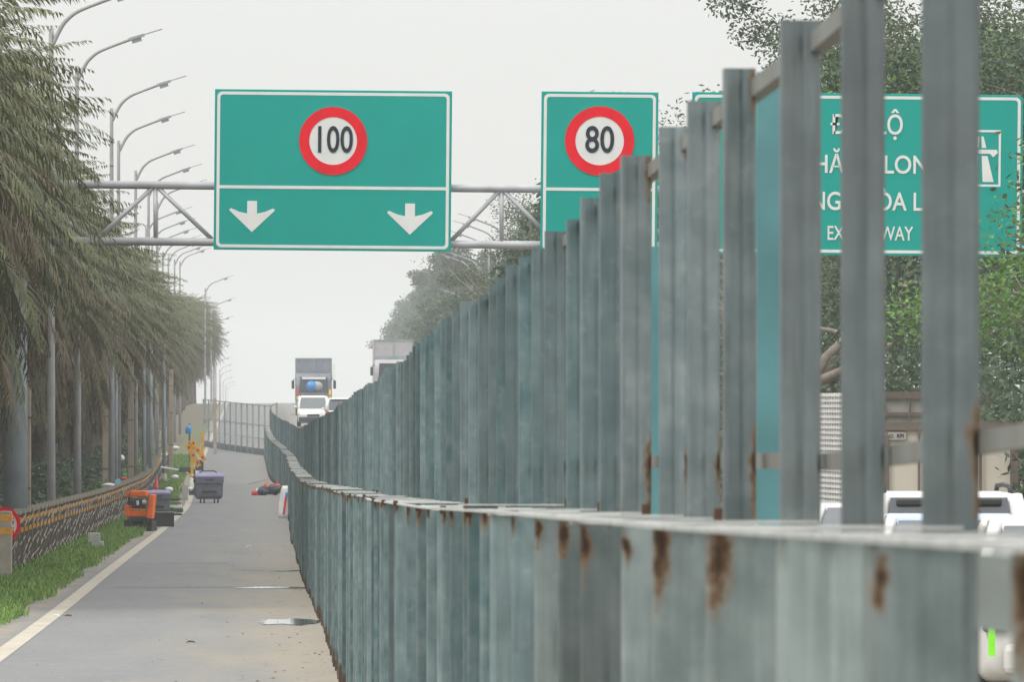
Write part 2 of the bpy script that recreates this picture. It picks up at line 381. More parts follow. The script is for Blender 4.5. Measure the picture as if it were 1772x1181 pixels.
# ---------------------------------------------------------------- the two steel fences
X1, X2 = .6, .9
def post_shape(wd, dp, h, groove):
    groove *= .6
    g = groove; poly = [(0, g*1.6), (wd*.07, 0), (wd*.42, g*.5), (wd*.55, g*1.3), (wd*.62, g*.7), (wd*.90, g*.2), (wd, g*2.2), (wd, dp), (0, dp)]
    return poly
def post_mb(wd, dp, h, groove, b=None, off=(0,0,0), rot=0):
    b = b or MB(); b.uv = b.uv or []
    poly = post_shape(wd, dp, h, groove); n = len(poly); ca, sa = math.cos(rot), math.sin(rot)
    vs = []
    for z in (-.32, h):
        for (x, y) in poly:
            vs.append((off[0] + x*ca - y*sa, off[1] + x*sa + y*ca, off[2] + z)); b.uv.append((x, z))
    o = len(b.v); b.v += vs
    b.f += [tuple(o+i for i in range(n))[::-1], tuple(o+n+i for i in range(n))] + [(o+i, o+(i+1)%n, o+n+(i+1)%n, o+n+i) for i in range(n)]
    return b
low = empty('low_fence', (X1, 6, gz(X1, 6)), 'lower row of close set galvanised steel posts with bright flat caps and rusted feet', 'fence')
tall = empty('tall_fence', (X2, 8, gz(X2, 8)), 'tall row of thin grey green steel uprights with rusty welds behind the capped posts', 'fence')
SP = 1.56
lowst = [6.62 + SP*k for k in range(0, 300)]
lowst = [d for d in lowst if d < 468]
tallst = [8.1, 9.62, 11.30, 12.92, 14.45, 16.25, 17.75, 19.1] + [20.8 + SP*k for k in range(0, 300)]
tallst = [d for d in tallst if d < 470]
rr = random.Random(3)
cap_mb = MB(); cap_mb.box((.18, .03, .002), (.37, .05, .004))
cap_me = cap_mb.mesh('cap', 'cap_steel')
lp_me = [post_mb(.105, .05, 1.78, .010).mesh('post', 'low_steel') for _ in range(1)]
tp_me = post_mb(.074, .05, 2.83, .009).mesh('post', 'tall_steel')
lp_clean = post_mb(.105, .05, 1.78, .010).mesh('post', 'low_clean'); tp_clean = post_mb(.074, .05, 2.83, .009).mesh('post', 'tall_clean')
wl = MB(); wl.box((0,0,0), (.022,.04,.030)); wl_me = wl.mesh('weld_lug', 'rust')
rest_l, rest_t, rest_c = MB(), MB(), MB()
for i, d in enumerate(lowst):
    gr = random.Random(i//7*13+5); big = (d > 26); dx = rr.gauss(0, .006) + big*gr.gauss(0, .016); dz = rr.gauss(0, .006) + big*gr.gauss(0, .022); x = X1 + cx(d) + dx; z = EYE + float(np.interp(d, *_l)) - 1.78 + dz*.5
    if i < 100:
        o = inst('post', lp_me[0] if i < 9 else lp_clean, low, Vector((x, d, z)) - low.location, rr.gauss(0, .10)); o.scale.x = rr.uniform(.93, 1.12)
        inst('cap', cap_me, low, Vector((x-.012, d-.01, z+1.78)) - low.location, rr.gauss(0, .012))
        if i > 5 and i % 2: inst('weld_lug', wl_me, low, Vector((x+.345, d-.02, z+1.79)) - low.location)
        if i > 9 and i % 3 == 0: inst('weld_lug', wl_me, low, Vector((x-.002, d-.02, z+1.778)) - low.location)
    else:
        post_mb(.105*rr.uniform(.9, 1.15), .05, 1.78, .010, rest_l, Vector((x, d, z)) - low.location, rr.gauss(0, .05))
        rest_c.box(Vector((x+.178, d+.025, z+1.784)) - low.location, (.37, .08, .008))
for i, d in enumerate(tallst):
    gr = random.Random(i//5*17+3); dx = (rr.gauss(0, .005) + gr.gauss(0, .010)*(i > 16))*(i > 7); dz = (rr.gauss(0, .010) + gr.gauss(0, .014)*(i > 16))*(i > 7); x = X2 + cx(d) + dx; z = gz(x, d) + dz
    if i < 100:
        o = inst('post', tp_me if i < 9 else tp_clean, tall, Vector((x, d, z)) - tall.location, rr.gauss(0, .09)); o.scale.x = {1: 1.08, 2: 1.09, 3: .95, 4: .97, 5: .85, 6: .97, 7: .93}.get(i, rr.uniform(.95, 1.15))
    else: post_mb(.074*rr.uniform(.9, 1.25), .05, 2.83, .009, rest_t, Vector((x, d, z)) - tall.location, rr.gauss(0, .05))
rest_l.build('post', 'low_clean', low)['kind'] = 'stuff'; rest_t.build('post', 'tall_clean', tall)['kind'] = 'stuff'; rest_c.build('cap', 'cap_steel', low)['kind'] = 'stuff'
def rail(parent, xo, h, st, wd, ht, m='rail_steel', name='rail', uvs=False):
    rings = []
    for d in st:
        x = xo + cx(d); z = gz(x, d) + h; p = Vector((x, d, z)) - parent.location
        rings.append([(p.x-wd/2, p.y, p.z-ht/2), (p.x+wd/2, p.y, p.z-ht/2), (p.x+wd/2, p.y, p.z+ht/2), (p.x-wd/2, p.y, p.z+ht/2)])
    b = MB(); b.loft(rings); return b.build(name, m, parent)
rail(tall, X2+.037+.052, 2.04, tallst, .02, .032); rail(tall, X2+.037+.03, 2.79, tallst, .03, .035); rail(tall, X2+.07, .75, tallst, .02, .03)
rings = []
for d in [6.3 + 1.0*k for k in range(48)]:
    p = Vector((X1 - .008 + cx(d), d, EYE + float(np.interp(d, *_l)) + .004)) - low.location
    rings.append([(p.x-.012, p.y, p.z-.004), (p.x+.012, p.y, p.z-.004), (p.x+.012, p.y, p.z+.004), (p.x-.012, p.y, p.z+.004)])
b = MB(); b.loft(rings); b.build('top_strip', 'cap_steel', low)
rail(low, X1+.12, 1.62, lowst, .02, .05); rail(low, X1+.12, .30, lowst, .02, .05)
b = MB(); b.uv = []; rings = []
for k in range(5):
    d = 6.2 + k*.27; x = X1 + cx(d) + .03; z = EYE + float(np.interp(d, *_l)) - .006
    for (ex, ez, u) in ((0, -.068, 0), (.045, -.068, .05), (.045, 0, .12), (0, 0, .17)): b.v.append(tuple(Vector((x+ex, d, z+ez)) - low.location)); b.uv.append((d*.08, .9 + ez*.5))
for k in range(4):
    for j in range(4): b.f.append((4*k+j, 4*k+(j+1)%4, 4*k+4+(j+1)%4, 4*k+4+j))
b.f += [(3,2,1,0), (16,17,18,19)]
b.build('end_rail', 'low_steel', low)
# second run of teal painted uprights seen through the gaps
te = empty('teal_fence', (1.12, 15, gz(1.12, 15)), 'row of few slim teal painted uprights showing in the gaps between grey steel posts', 'fence')
for d in (18.9, 25.2, 30.4, 36.8, 44.0):
    x = {18.9: px(1311, 18.9), 25.2: px(1122, 25.2), 30.4: px(1066, 30.4), 36.8: px(986, 36.8), 44: px(925, 44)}[d]
    b = MB(); b.box2((x, d, gz(x, d)-.1), (x+.056, d+.05, gz(x, d)+(2.95 if d < 20 else 2.72))); b.v = [tuple(Vector(v) - te.location) for v in b.v]; b.build('post', 'teal_paint', te)
b = MB(); b.box2((px(1395,14.6), 14.6, gz(1, 14.6)-.1), (px(1440,14.6), 14.65, gz(1,14.6)+1.70)); b.v = [tuple(Vector(v) - te.location) for v in b.v]; b.build('post', 'teal_paint', te)
# the far fence that turns across the road
def cross_fence():
    A = Vector((px(479, 470), 470, 0)); B = Vector((px(352, 510), 510, 0)); root = empty('cross_fence', (A.x, A.y, gz(A.x, A.y)), 'far open frame of slim steel uprights and rails turning across the end of the road', 'fence')
    n = 14; pts = []
    for k in range(n):
        p = A.lerp(B, k/(n-1)); z = EYE - (95/F*470) + k/(n-1)*((95/F*470) - (78/F*510)); p.z = min(gz(p.x, p.y), z) if k else gz(p.x, p.y); p.z = gz(p.x, p.y); pts.append(p.copy())
        b = MB(); q = p - root.location; b.box2((q.x-.05, q.y-.05, q.z-.1), (q.x+.05, q.y+.05, q.z+3.0)); b.build('post', 'tall_grey', root)
    for h, t in ((2.96, .07), (1.8, .06), (1.72, .04), (1.0, .05)):
        b = MB(); b.tube([p - root.location + Vector((0, -.06, h)) for p in pts], t/2, 6); b.build('rail', 'tall_grey', root)
    b = MB()
    for p, q in zip(pts, pts[1:]):
        a = p - root.location; c = q - root.location
        b.add([(a.x, a.y+.07, a.z-.1), (c.x, c.y+.07, c.z-.1), (c.x, c.y+.07, c.z+.36), (a.x, a.y+.07, a.z+.40), (a.x, a.y+.10, a.z-.1), (c.x, c.y+.10, c.z-.1), (c.x, c.y+.10, c.z+.36), (a.x, a.y+.10, a.z+.40)], [(0,1,2,3),(4,7,6,5),(3,2,6,7)])
    b.build('skirt_board', 'dark_blue', root)
mm('tall_grey', (.24, .28, .28), .6, var=.1)
cross_fence()

# ---------------------------------------------------------------- gantry and its signs
GD = 150.0; GS = F / GD
gan = empty('sign_gantry', (px(26, GD), GD, gz(px(26, GD), GD)), 'grey tubular truss gantry on a thick column, carrying the green signs over the road', 'gantry')
def G(x, y, dy=0): return P(x, y + .0115*(x-372)*(1 if x < 900 else .45), GD + dy) - gan.location
b = MB(); b.tube([(0,0,-.2), (0,0,4.2), (0,0,7.4)], [.235,.225,.21], 24); b.build('column', 'pole_grey', gan, True)
b = MB(); b.box((0,0,.06), (.9,.9,.12)); b.build('base_plate', 'concrete', gan)
Gx = lambda x, y, dy=0: P(x, y, GD+dy) - gan.location
bx2 = 2000
for y0, y1 in ((318, 338), (416, 434)):
    for dy in (0.0, 1.0):
        b = MB(); b.tube([Gx(26, y0, dy), Gx(bx2, y1, dy)], .075 if dy == 0 else .06, 16); b.build('chord', 'galv_pipe', gan, True)
def chy(x, a): return a[0] + (a[1]-a[0])*(x-26)/(bx2-26)
top, bot = (318, 338), (416, 434)
nodes = [(26,0),(164,1),(269,0),(372,1),(470,0),(570,1),(670,0),(775,1),(868,0),(965,1),(1060,0),(1165,1),(1265,0),(1370,1),(1470,0),(1570,1),(1670,0),(1770,1)]
for (xa, a), (xb, c) in zip(nodes, nodes[1:]):
    b = MB(); b.tube([Gx(xa, chy(xa, bot if a else top) - (0), 0), Gx(xb, chy(xb, bot if c else top), 0)], .042, 10); b.build('diagonal', 'galv_pipe', gan, True)
for x, a in nodes:
    if a == 0:
        b = MB(); b.tube([Gx(x, chy(x, top)), Gx(x, chy(x, bot))], .040, 10); b.build('strut', 'galv_pipe', gan, True)
        b = MB(); b.tube([Gx(x, chy(x, top)), Gx(x, chy(x, top), 1.0)], .035, 8); b.tube([Gx(x, chy(x, bot)), Gx(x, chy(x, bot), 1.0)], .035, 8); b.build('strut', 'galv_pipe', gan, True)
def text_obj(txt, size_h, sx, m, parent, loc, bold=.0, name='lettering'):
    cu = bpy.data.curves.new('t', 'FONT'); cu.body = txt; cu.align_x = 'CENTER'; cu.align_y = 'CENTER'; cu.size = 1; cu.offset = bold; cu.extrude = .004; cu.resolution_u = 4
    to = bpy.data.objects.new('t', cu); C.objects.link(to); dg = bpy.context.evaluated_depsgraph_get(); dg.update()
    me = bpy.data.meshes.new_from_object(to.evaluated_get(dg)); bpy.data.objects.remove(to)
    me.materials.clear(); me.materials.append(M_[m])
    o = inst(name, me, parent, loc); k = size_h / .72
    me.transform(Matrix.Diagonal((sx*k, k, 1, 1))); o.rotation_euler = (R(90), 0, 0); return o
def disc(r, y, m, name, parent, c, n=64, th=.006):
    b = MB(); b.prism([(c[0]+r*math.cos(2*math.pi*k/n), c[2]+r*math.sin(2*math.pi*k/n)) for k in range(n)], y, y+th, 'y'); return b.build(name, m, parent)
def ringm(r0, r1, y, th, c, n=64):
    b = MB(); vs = []
    for r in (r0, r1):
        for yy in (y, y+th): vs += [(c[0]+r*math.cos(2*math.pi*k/n), yy, c[2]+r*math.sin(2*math.pi*k/n)) for k in range(n)]
    f = []
    for k in range(n):
        j = (k+1)%n; f += [(k, j, 2*n+j, 2*n+k), (n+k, 3*n+k, 3*n+j, n+j), (k, n+k, n+j, j), (2*n+k, 2*n+j, 3*n+j, 3*n+k)]
    return b.add(vs, f)
def frame_mb(w_, h_, ins, th, y, rad=.09, dep=.006):
    def rr_(x, z, r):
        p = []
        for (sx, sz, a0) in ((1,1,0),(-1,1,90),(-1,-1,180),(1,-1,270)):
            for k in range(5):
                a = R(a0 + 90*k/4); p.append((sx*(x-r)+r*math.cos(a), sz*(z-r)+r*math.sin(a)))
        return p
    o1 = rr_(w_/2-ins, h_/2-ins, rad); i1 = rr_(w_/2-ins-th, h_/2-ins-th, rad*.6); n = len(o1); b = MB()
    b.add([(x, y, z) for x, z in o1] + [(x, y, z) for x, z in i1] + [(x, y+dep, z) for x, z in o1] + [(x, y+dep, z) for x, z in i1],
          [f for k in range(n) for f in ((k, (k+1)%n, n+(k+1)%n, n+k), (2*n+k, 3*n+k, 3*n+(k+1)%n, 2*n+(k+1)%n), (k, 2*n+k, 2*n+(k+1)%n, (k+1)%n), (n+k, n+(k+1)%n, 3*n+(k+1)%n, 3*n+k))])
    return b
def sign(x0, x1, y0, y1, label, divider=None):
    c = P((x0+x1)/2, (y0+y1)/2, GD-.16); w_ = (x1-x0)/GS; h_ = (y1-y0)/GS
    root = empty('road_sign', c, label, 'road sign', 'green overhead road signs'); root.rotation_euler = (0, R(.55), 0)
    b = MB(); b.box((0, 0, 0), (w_, .05, h_)); b.build('panel', 'sign_green', root, bevel=.01)
    frame_mb(w_, h_, .045, .055, -.031).build('border', 'sign_white', root)
    b = MB()
    for k in range(int(w_/1.1)+1):
        x = -w_/2+.4+k*(w_-.8)/max(1, int(w_/1.1)); b.box((x, .055, 0), (.06, .06, h_-.2))
    b.build('bracket', 'alu', root)
    if divider is not None:
        b = MB(); b.box((0, -.029, (( y0+y1)/2-divider)/GS), (w_-.2, .008, .058)); b.build('divider', 'sign_white', root)
    def loc(x, y, yy=-.03): return (((x-(x0+x1)/2))/GS, yy, ((y0+y1)/2-y)/GS)
    return root, loc
def roundel(root, loc, x, y, r, txt):
    c = loc(x, y); g = empty('speed_roundel', c, None, None); g.parent = root
    disc(r/GS, -.006, 'sign_white', 'face', g, (0,0,0)); ringm(.70*r/GS, r/GS, -.014, .007, (0,0,0)).build('ring', 'sign_red', g)
    return text_obj(txt, .50, .72 if len(txt) == 3 else .80, 'sign_dark', g, (0, -.016, 0), .012)
r_, lo = sign(371, 781, 156, 434, 'green overhead sign with speed roundel 100 above two white down arrows', 325); roundel(r_, lo, 576, 244, 59, '100')
for ax, ay in ((437, 377), (710, 379)):
    k = 1/GS; pl = [(-8.5,28),(8.5,28),(8.5,6),(22,9),(36,15),(39,13.5),(39,11),(20,-7),(0,-26),(-20,-7),(-39,11),(-39,13.5),(-36,15),(-22,9),(-8.5,6)]
    b = MB(); c = lo(ax, ay); b.prism([(c[0]+p[0]*k, c[2]+p[1]*k) for p in pl], -.033, -.026, 'y'); b.build('arrow', 'sign_white', r_)
r_, lo = sign(936, 1138, 159, 438, 'narrow green overhead sign with speed roundel 80, partly cut off by the steel fence', 328); roundel(r_, lo, 1037, 244, 60, '80')
r_, lo = sign(1197, 1769, 162, 442, 'wide green overhead sign with white place names and expressway symbol, seen between the steel posts')
def lett(t, x0, x1, yc, hh, bold=.012):
    o = text_obj(t, hh/GS, 1, 'sign_white', r_, lo((x0+x1)/2, yc, -.034), bold)
    vs = [v.co for v in o.data.vertices]; wx = max(v.x for v in vs) - min(v.x for v in vs); o.data.transform(Matrix.Diagonal(((x1-x0)/GS/wx, 1, 1, 1)))
lett('ĐẠI LỘ', 1437, 1562, 218, 33); lett('THĂNG LONG', 1385, 1634, 286, 32); lett('LÁNG - HÒA LẠC', 1362, 1645, 350, 32); lett('EXPRESSWAY', 1432, 1580, 405, 25, .008)
b = frame_mb(96/GS, 98/GS, 0, .04, -.031, .01); ic = b.build('symbol_frame', 'sign_white', r_, loc=lo(1683, 272, 0))
b = MB(); c = lo(1687, 0)[0]
def PL(pts): b.prism([((x-(1197+1769)/2)/GS, ((162+442)/2-y)/GS) for x, y in pts], -.034, -.027, 'y')
PL([(1668,313),(1689,313),(1692,268),(1682,268)]); PL([(1700,313),(1719,313),(1708,268),(1698,268)]); PL([(1655,257),(1724,257),(1726,262),(1718,270),(1712,264),(1662,264),(1658,270),(1652,262)]); PL([(1683,254),(1690,234),(1694,234),(1693,254)]); PL([(1698,254),(1697,234),(1701,234),(1706,254)])
b.build('motorway_symbol', 'sign_white', r_)

# ---------------------------------------------------------------- street lamps
def lamp_meshes(sgn=1, H=12.8):
    K = .87; pts = [(0,0,-.2),(0,0,4),(0,0,H-1.5),(.04,0,H-1.25),(.25,0,H-.87),(.40,0,H-.70),(.63,0,H-.54),(1.0,0,H-.40),(1.62,0,H-.20)]
    q = []; rad = []
    rs = [.10,.085,.055,.052,.05,.048,.045,.042,.04]
    for k in range(len(pts)-1):
        p0, p1, p2, p3 = (Vector(pts[max(0, min(len(pts)-1, k+j))]) for j in (-1, 0, 1, 2)); m = 1 if k < 2 else 5
        for j in range(m):
            t = j/m; q.append(.5*((2*p1)+(p2-p0)*t+(2*p0-5*p1+4*p2-p3)*t*t+(3*p1-p0-3*p2+p3)*t**3) if m > 1 else p1); rad.append(rs[k]+(rs[k+1]-rs[k])*t)
    q.append(Vector(pts[-1])); rad.append(rs[-1])
    b = MB(); b.tube([(sgn*K*p[0], p[1], p[2]) for p in q], rad, 12)
    arm = b.mesh('pole', 'lamp_grey', True)
    rt = Matrix.Rotation(-sgn*R(17), 3, 'Y'); b = MB(); b.box((sgn*K*1.78, 0, H-.15), (.42, .22, .07), rt); b.box((sgn*K*2.2, 0, H-.03), (.62, .13, .025), rt); hd = b.mesh('lamp_head', 'lamp_grey')
    b = MB(); b.box((sgn*K*1.78, 0, H-.23), (.26, .18, .10), rt); ls = b.mesh('ballast_box', 'pole_grey')
    return arm, hd, ls
LM = lamp_meshes()
lamp_s = [80, 66.8, 58.5, 52, 46.2, 41.9, 38.8, 36.1, 33.8, 31.8, 30.0, 28.3, 26.6, 25.1, 23, 20.5, 18.0, 16.0, 14.4, 13.0, 11.5, 10.2, 9.2, 8.3, 7.5]
LT = {0: (262, -25), 1: (278,52), 2: (320,133), 3: (318,195), 4: (335,252), 5: (348,285), 6: (356,312)}
for i, s in enumerate(lamp_s):
    d = F / s; x = -5.25 + cx(d) * (1 if d < 700 else 1); z = gz(x, d)
    if i in LT:
        x = px(LT[i][0], d) - 2.17; z = pz(LT[i][1], d) - 12.8 - .03
    if i >= 14:
        k = min(i-14, 10); x = px((405,410,405,404,403,402,405,404,406,408,409)[k], d) - 2.17; z = pz((478,516,548,573,596,618,630,640,652,660,666)[k], d) - 12.8
    where = ['nearest street lamp with grey curved arm cut off by the top of the picture', 'curved arm street lamp, second from the near end of the left row', 'curved arm street lamp rising over the palms, third of the left row', 'curved arm street lamp just under the third one, fourth of the left row', 'fifth curved arm street lamp of the left row, just above the gantry', 'sixth curved arm street lamp of the left row, its head just above the gantry bar']
    lab = where[i] if i < 6 else ('thin street lamp seen between the gantry bars left of the 100 sign' if i < 14 else 'tiny hazy street lamp with only its arm showing past the palms, below the 100 sign')
    r = empty('street_lamp', (x, d, z), lab, 'street lamp', 'street lamps along the left side')
    for nm, me in zip(('pole', 'lamp_head', 'ballast_box'), LM): inst(nm, me, r)
LR = lamp_meshes(-1, 11.0)
for i, (xp, yt, s) in enumerate([(876,372,38), (861,384,35),(846,400,33),(832,436,29),(817,440,27.5),(805,500,22),(793,533,19)]):
    d = F/s; r = empty('street_lamp', (px(xp, d), d, pz(yt, d)-11.0), 'pale hazy street lamp before the far trees, %s from the right of its row' % ['first','second','third','fourth','fifth','sixth','seventh'][i], 'street lamp', 'hazy street lamps on the right side')
    for nm, me in zip(('pole', 'lamp_head', 'ballast_box'), LR): inst(nm, me, r)

# ---------------------------------------------------------------- palms
def frond_quads(length, az, el, droop, nl, lw, ll, seed, dead=0):
    g = np.random.default_rng(seed); t = np.linspace(.06, 1, nl); out = []
    ca, sa = math.cos(az), math.sin(az)
    # rachis
    seg = 24; pts = []; p = np.zeros(3); e = el
    ds_ = length/seg
    for k in range(seg+1):
        pts.append(p.copy()); p = p + np.array([ca*math.cos(e), sa*math.cos(e), math.sin(e)])*ds_; e -= droop/seg*(.6+1.0*k/seg)
        e = max(e, -1.45)
    pts = np.array(pts); ts = np.linspace(0, 1, seg+1)
    for k in range(0, seg, 2):
        a, b_ = pts[k], pts[min(seg, k+2)]; wv = np.array([-sa, ca, 0])*(.022*(1-k/seg)+.004); out.append([a-wv, a+wv, b_+wv*.8, b_-wv*.8])
    for tt in t:
        q = np.array([np.interp(tt, ts, pts[:, j]) for j in range(3)]); q2 = np.array([np.interp(min(1, tt+.03), ts, pts[:, j]) for j in range(3)]); q1 = np.array([np.interp(max(0, tt-.03), ts, pts[:, j]) for j in range(3)])
        T = q2-q1; T /= np.linalg.norm(T)+1e-9; side = np.array([-sa, ca, 0.]); up = np.cross(side, T)
        L_ = ll*(math.sin(math.pi*min(1, tt*.85+.12))**.6)*g.uniform(.8, 1.15)
        for sg in (-1, 1):
            dirv = T*g.uniform(.55, .9) + side*sg*g.uniform(.55, .95) + up*g.uniform(-.1, .45) + np.array([0,0,-.25-.35*dead]); dirv /= np.linalg.norm(dirv)
            wv = np.cross(dirv, up if abs(dirv@up) < .9 else side); wv /= np.linalg.norm(wv)+1e-9; wv *= lw
            mid = q + dirv*L_*.5 + np.array([0,0,.02]); tip = q + dirv*L_ + np.array([0,0,-.10*L_])
            out.append([q-wv*.4, mid-wv, tip, mid+wv])
    return out
def palm_variant(k):
    g = random.Random(100+k); green, dry = [], []
    for i in range(150):
        u = i/150; el = R(80) - u*R(125) + g.uniform(-.12, .12); az = i*2.39996 + g.uniform(-.2, .2); ln = g.uniform(2.9, 3.8)*(.85 if u < .12 else 1)
        q = frond_quads(ln, az, el, g.uniform(.9, 1.5), 46, .021, g.uniform(.40, .55), k*1000+i, dead=u > .62)
        base = np.array([math.cos(az)*.12, math.sin(az)*.12, .4 - u*1.3])
        arr = np.array(q) + base
        (dry if (u > .55 and g.random() < .55) or g.random() < .06 else green).append(arr)
    for i in range(34):   # old hanging fronds
        az = i*2.39996; q = frond_quads(g.uniform(2.2, 3.2), az, R(-40)+g.uniform(-.2,.2), .9, 34, .022, .45, k*1000+500+i, dead=1); dry.append(np.array(q) + np.array([math.cos(az)*.15, math.sin(az)*.15, -1.1]))
    return quads_mesh('fronds', np.concatenate(green), 'palm_leaf'), quads_mesh('dry_fronds', np.concatenate(dry), 'palm_dry')
PV = [palm_variant(k) for k in range(4)]
b = MB(); b.tube([(0,0,-.3),(0,0,.3),(.03,0,2.5),(0,0,6.9)], [.27,.21,.17,.17], 14); pt_me = b.mesh('trunk', 'bark', True)
b = MB(); b.ball((0,0,0), .42, 12, 8, (1,1,1.9)); ph_me = b.mesh('crown_shaft', 'bark', True)
def palm(x, d, lab, grp, sc=1.0, top=None, var=None, hs=1):
    z = gz(x, d); r = empty('palm_tree', (x, d, z), lab, 'palm tree', grp, random.uniform(0, 6.28)); h = 6.9*hs
    inst('trunk', pt_me, r, (0,0,0), 0, (1, 1, hs)); a, c = PV[random.randrange(4) if var is None else var]
    inst('crown', a, r, (0,0,h), 0, (sc,sc,sc)); inst('dead_fronds', c, r, (0,0,h), 0, (sc,sc,sc)); inst('crown_base', ph_me, r, (0,0,h-.2)); return r
d = 112.0; i = 0
order = ['nearest', 'second', 'third', 'fourth', 'fifth', 'sixth', 'seventh', 'eighth', 'ninth', 'tenth', 'eleventh', 'twelfth']
while d < 900:
    x = -6.85 + cx(d) + random.uniform(-.3, .3)
    lab = 'date palm with shaggy drooping fronds, %s of the front row behind the left barrier' % order[i] if i < 12 else 'hazy date palm of the front row, far along towards the cross fence'
    palm(x + (.3 if d < 156 else 0), d, lab, 'palms of the left roadside row', random.uniform(.95, 1.1)*(1.06 if d < 156 else 1), hs=random.uniform(.94, 1.1)); d += 5.4 * (1 if d < 350 else 1.7); i += 1
d = 118.0
while d < 470:
    palm(-12.2 + cx(d) + random.uniform(-.8, .8), d, 'dark palm standing in the shaded second row behind the roadside palms', 'palms of the second row', random.uniform(1.0, 1.2), hs=random.uniform(.9, 1.15)); d += 8.5 if d < 300 else 14

# ---------------------------------------------------------------- broadleaf trees
def leaf_quads(pts, size, g, droop=.3, long=2.2):
    n = len(pts); a = g.uniform(0, 2*np.pi, n); el = g.normal(-droop, .5, n); L_ = size*g.uniform(.6, 1.3, n)*long; W = size*g.uniform(.35, .6, n)
    dv = np.stack([np.cos(a)*np.cos(el), np.sin(a)*np.cos(el), np.sin(el)], 1); r = g.normal(size=(n,3)); wv = np.cross(dv, r); wv /= np.linalg.norm(wv, axis=1)[:, None]+1e-9
    wv *= W[:, None]; m = pts + dv*L_[:, None]*.5; t = pts + dv*L_[:, None]
    return np.stack([pts, m-wv, t, m+wv], 1)
def tree_variant(seed, H=12, rad=4.5, nleaf=14000, leaf=.16, clumps=60, trunk_h=3.5, mats=('leaf',), flat=1.0, sparse=0, lean=0):
    g = np.random.default_rng(seed); rr = random.Random(seed); br = MB(); tips = []
    top = Vector((lean*.4, 0, trunk_h)); br.tube([(0,0,-.3),(0,0,.6),(lean*.15,.1,trunk_h*.6),top], [.34,.25,.2,.17], 12)
    def grow(p, dirv, ln, r, lev):
        pts = [p]; q = p.copy(); dv = dirv.normalized()
        for k in range(4):
            dv = (dv + Vector((rr.gauss(0,.18), rr.gauss(0,.18), rr.gauss(.02,.14)))).normalized(); q = q + dv*ln/4; pts.append(q.copy())
        br.tube(pts, [r, r*.85, r*.7, r*.55, r*.4], 6 if lev else 8, False)
        if lev < 3:
            for _ in range(rr.choice((2,3,3))):
                nd = (dv + Vector((rr.gauss(0,.7), rr.gauss(0,.7), rr.gauss(.05,.4)))).normalized(); grow(pts[rr.choice((2,3,4))], nd, ln*rr.uniform(.55,.8), r*.5, lev+1)
        else: tips.append(q)
        if lev >= 2: tips.append(pts[2])
    for k in range(6):
        a = k*2.4+rr.uniform(0,1); grow(top, Vector((math.cos(a), math.sin(a), rr.uniform(.35, 1.3))), (H-trunk_h)*.42, .13, 0)
    tp = np.array([list(t) for t in tips]); tp = tp[g.permutation(len(tp))]
    tp[:, 2] = np.clip(tp[:, 2], trunk_h*.6, H); per = max(1, nleaf//len(tp)); P_ = []; 
    for t in tp:
        k = int(per*g.uniform(.4, 1.6)); c = g.normal(size=(k, 3)); c /= np.linalg.norm(c, axis=1)[:, None]; c = c*(g.random(k)**.45)[:, None]*np.array([.95, .95, .5*flat])*g.uniform(.6, 1.3); P_.append(t + c)
    P_ = np.concatenate(P_); q = leaf_quads(P_, leaf, g); cut = g.random(len(q)) < .28
    out = [br.mesh('branches', 'bark_light', True, False), quads_mesh('crown', q[~cut], mats[0])]
    out.append(quads_mesh('crown', q[cut], mats[1] if len(mats) > 1 else mats[0])); return out
TV = [tree_variant(11, 12, 4.5, 90000, .050, mats=('leaf','leaf_bright')), tree_variant(12, 12, 4.5, 85000, .050, mats=('leaf_olive','leaf')), tree_variant(13, 13, 5, 85000, .050, mats=('leaf','leaf_olive'))]
TF = [tree_variant(31+k, 12, 4.5, 60000, .13, mats=('leaf','leaf')) for k in range(2)]
TS = tree_variant(21, 11, 5.5, 12000, .042, mats=('leaf_olive','leaf'), flat=.5)
TN = tree_variant(22, 10, 4.5, 36000, .055, mats=('leaf_bright','leaf_bright'), flat=.8)
def tree(x, d, lab, grp, v, sc=1.0, z=None, rz=None):
    z = gz(x, d) if z is None else z; r = empty('broadleaf_tree', (x, d, z), lab, 'tree', grp, random.uniform(0, 6.28) if rz is None else rz); r.scale = (sc,)*3
    inst('limbs', v[0], r); inst('crown', v[1], r); inst('light_foliage', v[2], r); return r
random.seed(41)
RT = 'trees along the right side of the road'
near = [(1760, 172, 1.15, 1, 'tall olive crowned tree directly behind the wide place name sign, at its left half'), (1830, 165, 1.2, 0, 'dense green tree above the expressway symbol, right of the thick steel posts'), (1930, 160, 1.15, 2, 'dark leafy tree at the right edge of the picture above the sign'),
        (1790, 190, 1.25, 2, 'deep green tree rising between the two rightmost tall posts'), (1730, 196, 1.1, 1, 'olive tree left of the tall posts, over the left end of the wide sign'), (1880, 200, 1.3, 0, 'large green tree far behind the lorries near the right edge'), (1760, 230, 1.2, 0, 'green tree further back over the left lorry')]
for x, d, sc, v, lab in near: tree(px(x + 120, d), d, lab, RT, TV[v], sc)
tree(px(1400, 185), 185, 'thin spreading tree with feathery sparse branches over the sky right of the 80 sign', RT, TS, 1.02, rz=.6)
tree(px(1400, 205), 205, 'sparse feathery tree low between the 80 sign and the place name sign', RT, TS, .92, rz=2.2)
tree(px(2110, 135), 135, 'nearest tree hanging bright green twigs over the right end of the wide sign', RT, TN, 1.0, rz=1.0)
hz = [(1010,300,1.15,1),(985,330,1.1,0),(930,350,1.05,2),(1050,262,1.1,0),(1120,250,1.05,2),(1200,240,1.1,1),(900,420,1.05,0),(870,470,1.1,1),(850,520,1.15,2),(815,560,1.15,0),(790,610,1.1,1),(770,660,1.1,2),(750,720,1.1,0),(735,790,1.15,1),(715,860,1.15,2)]
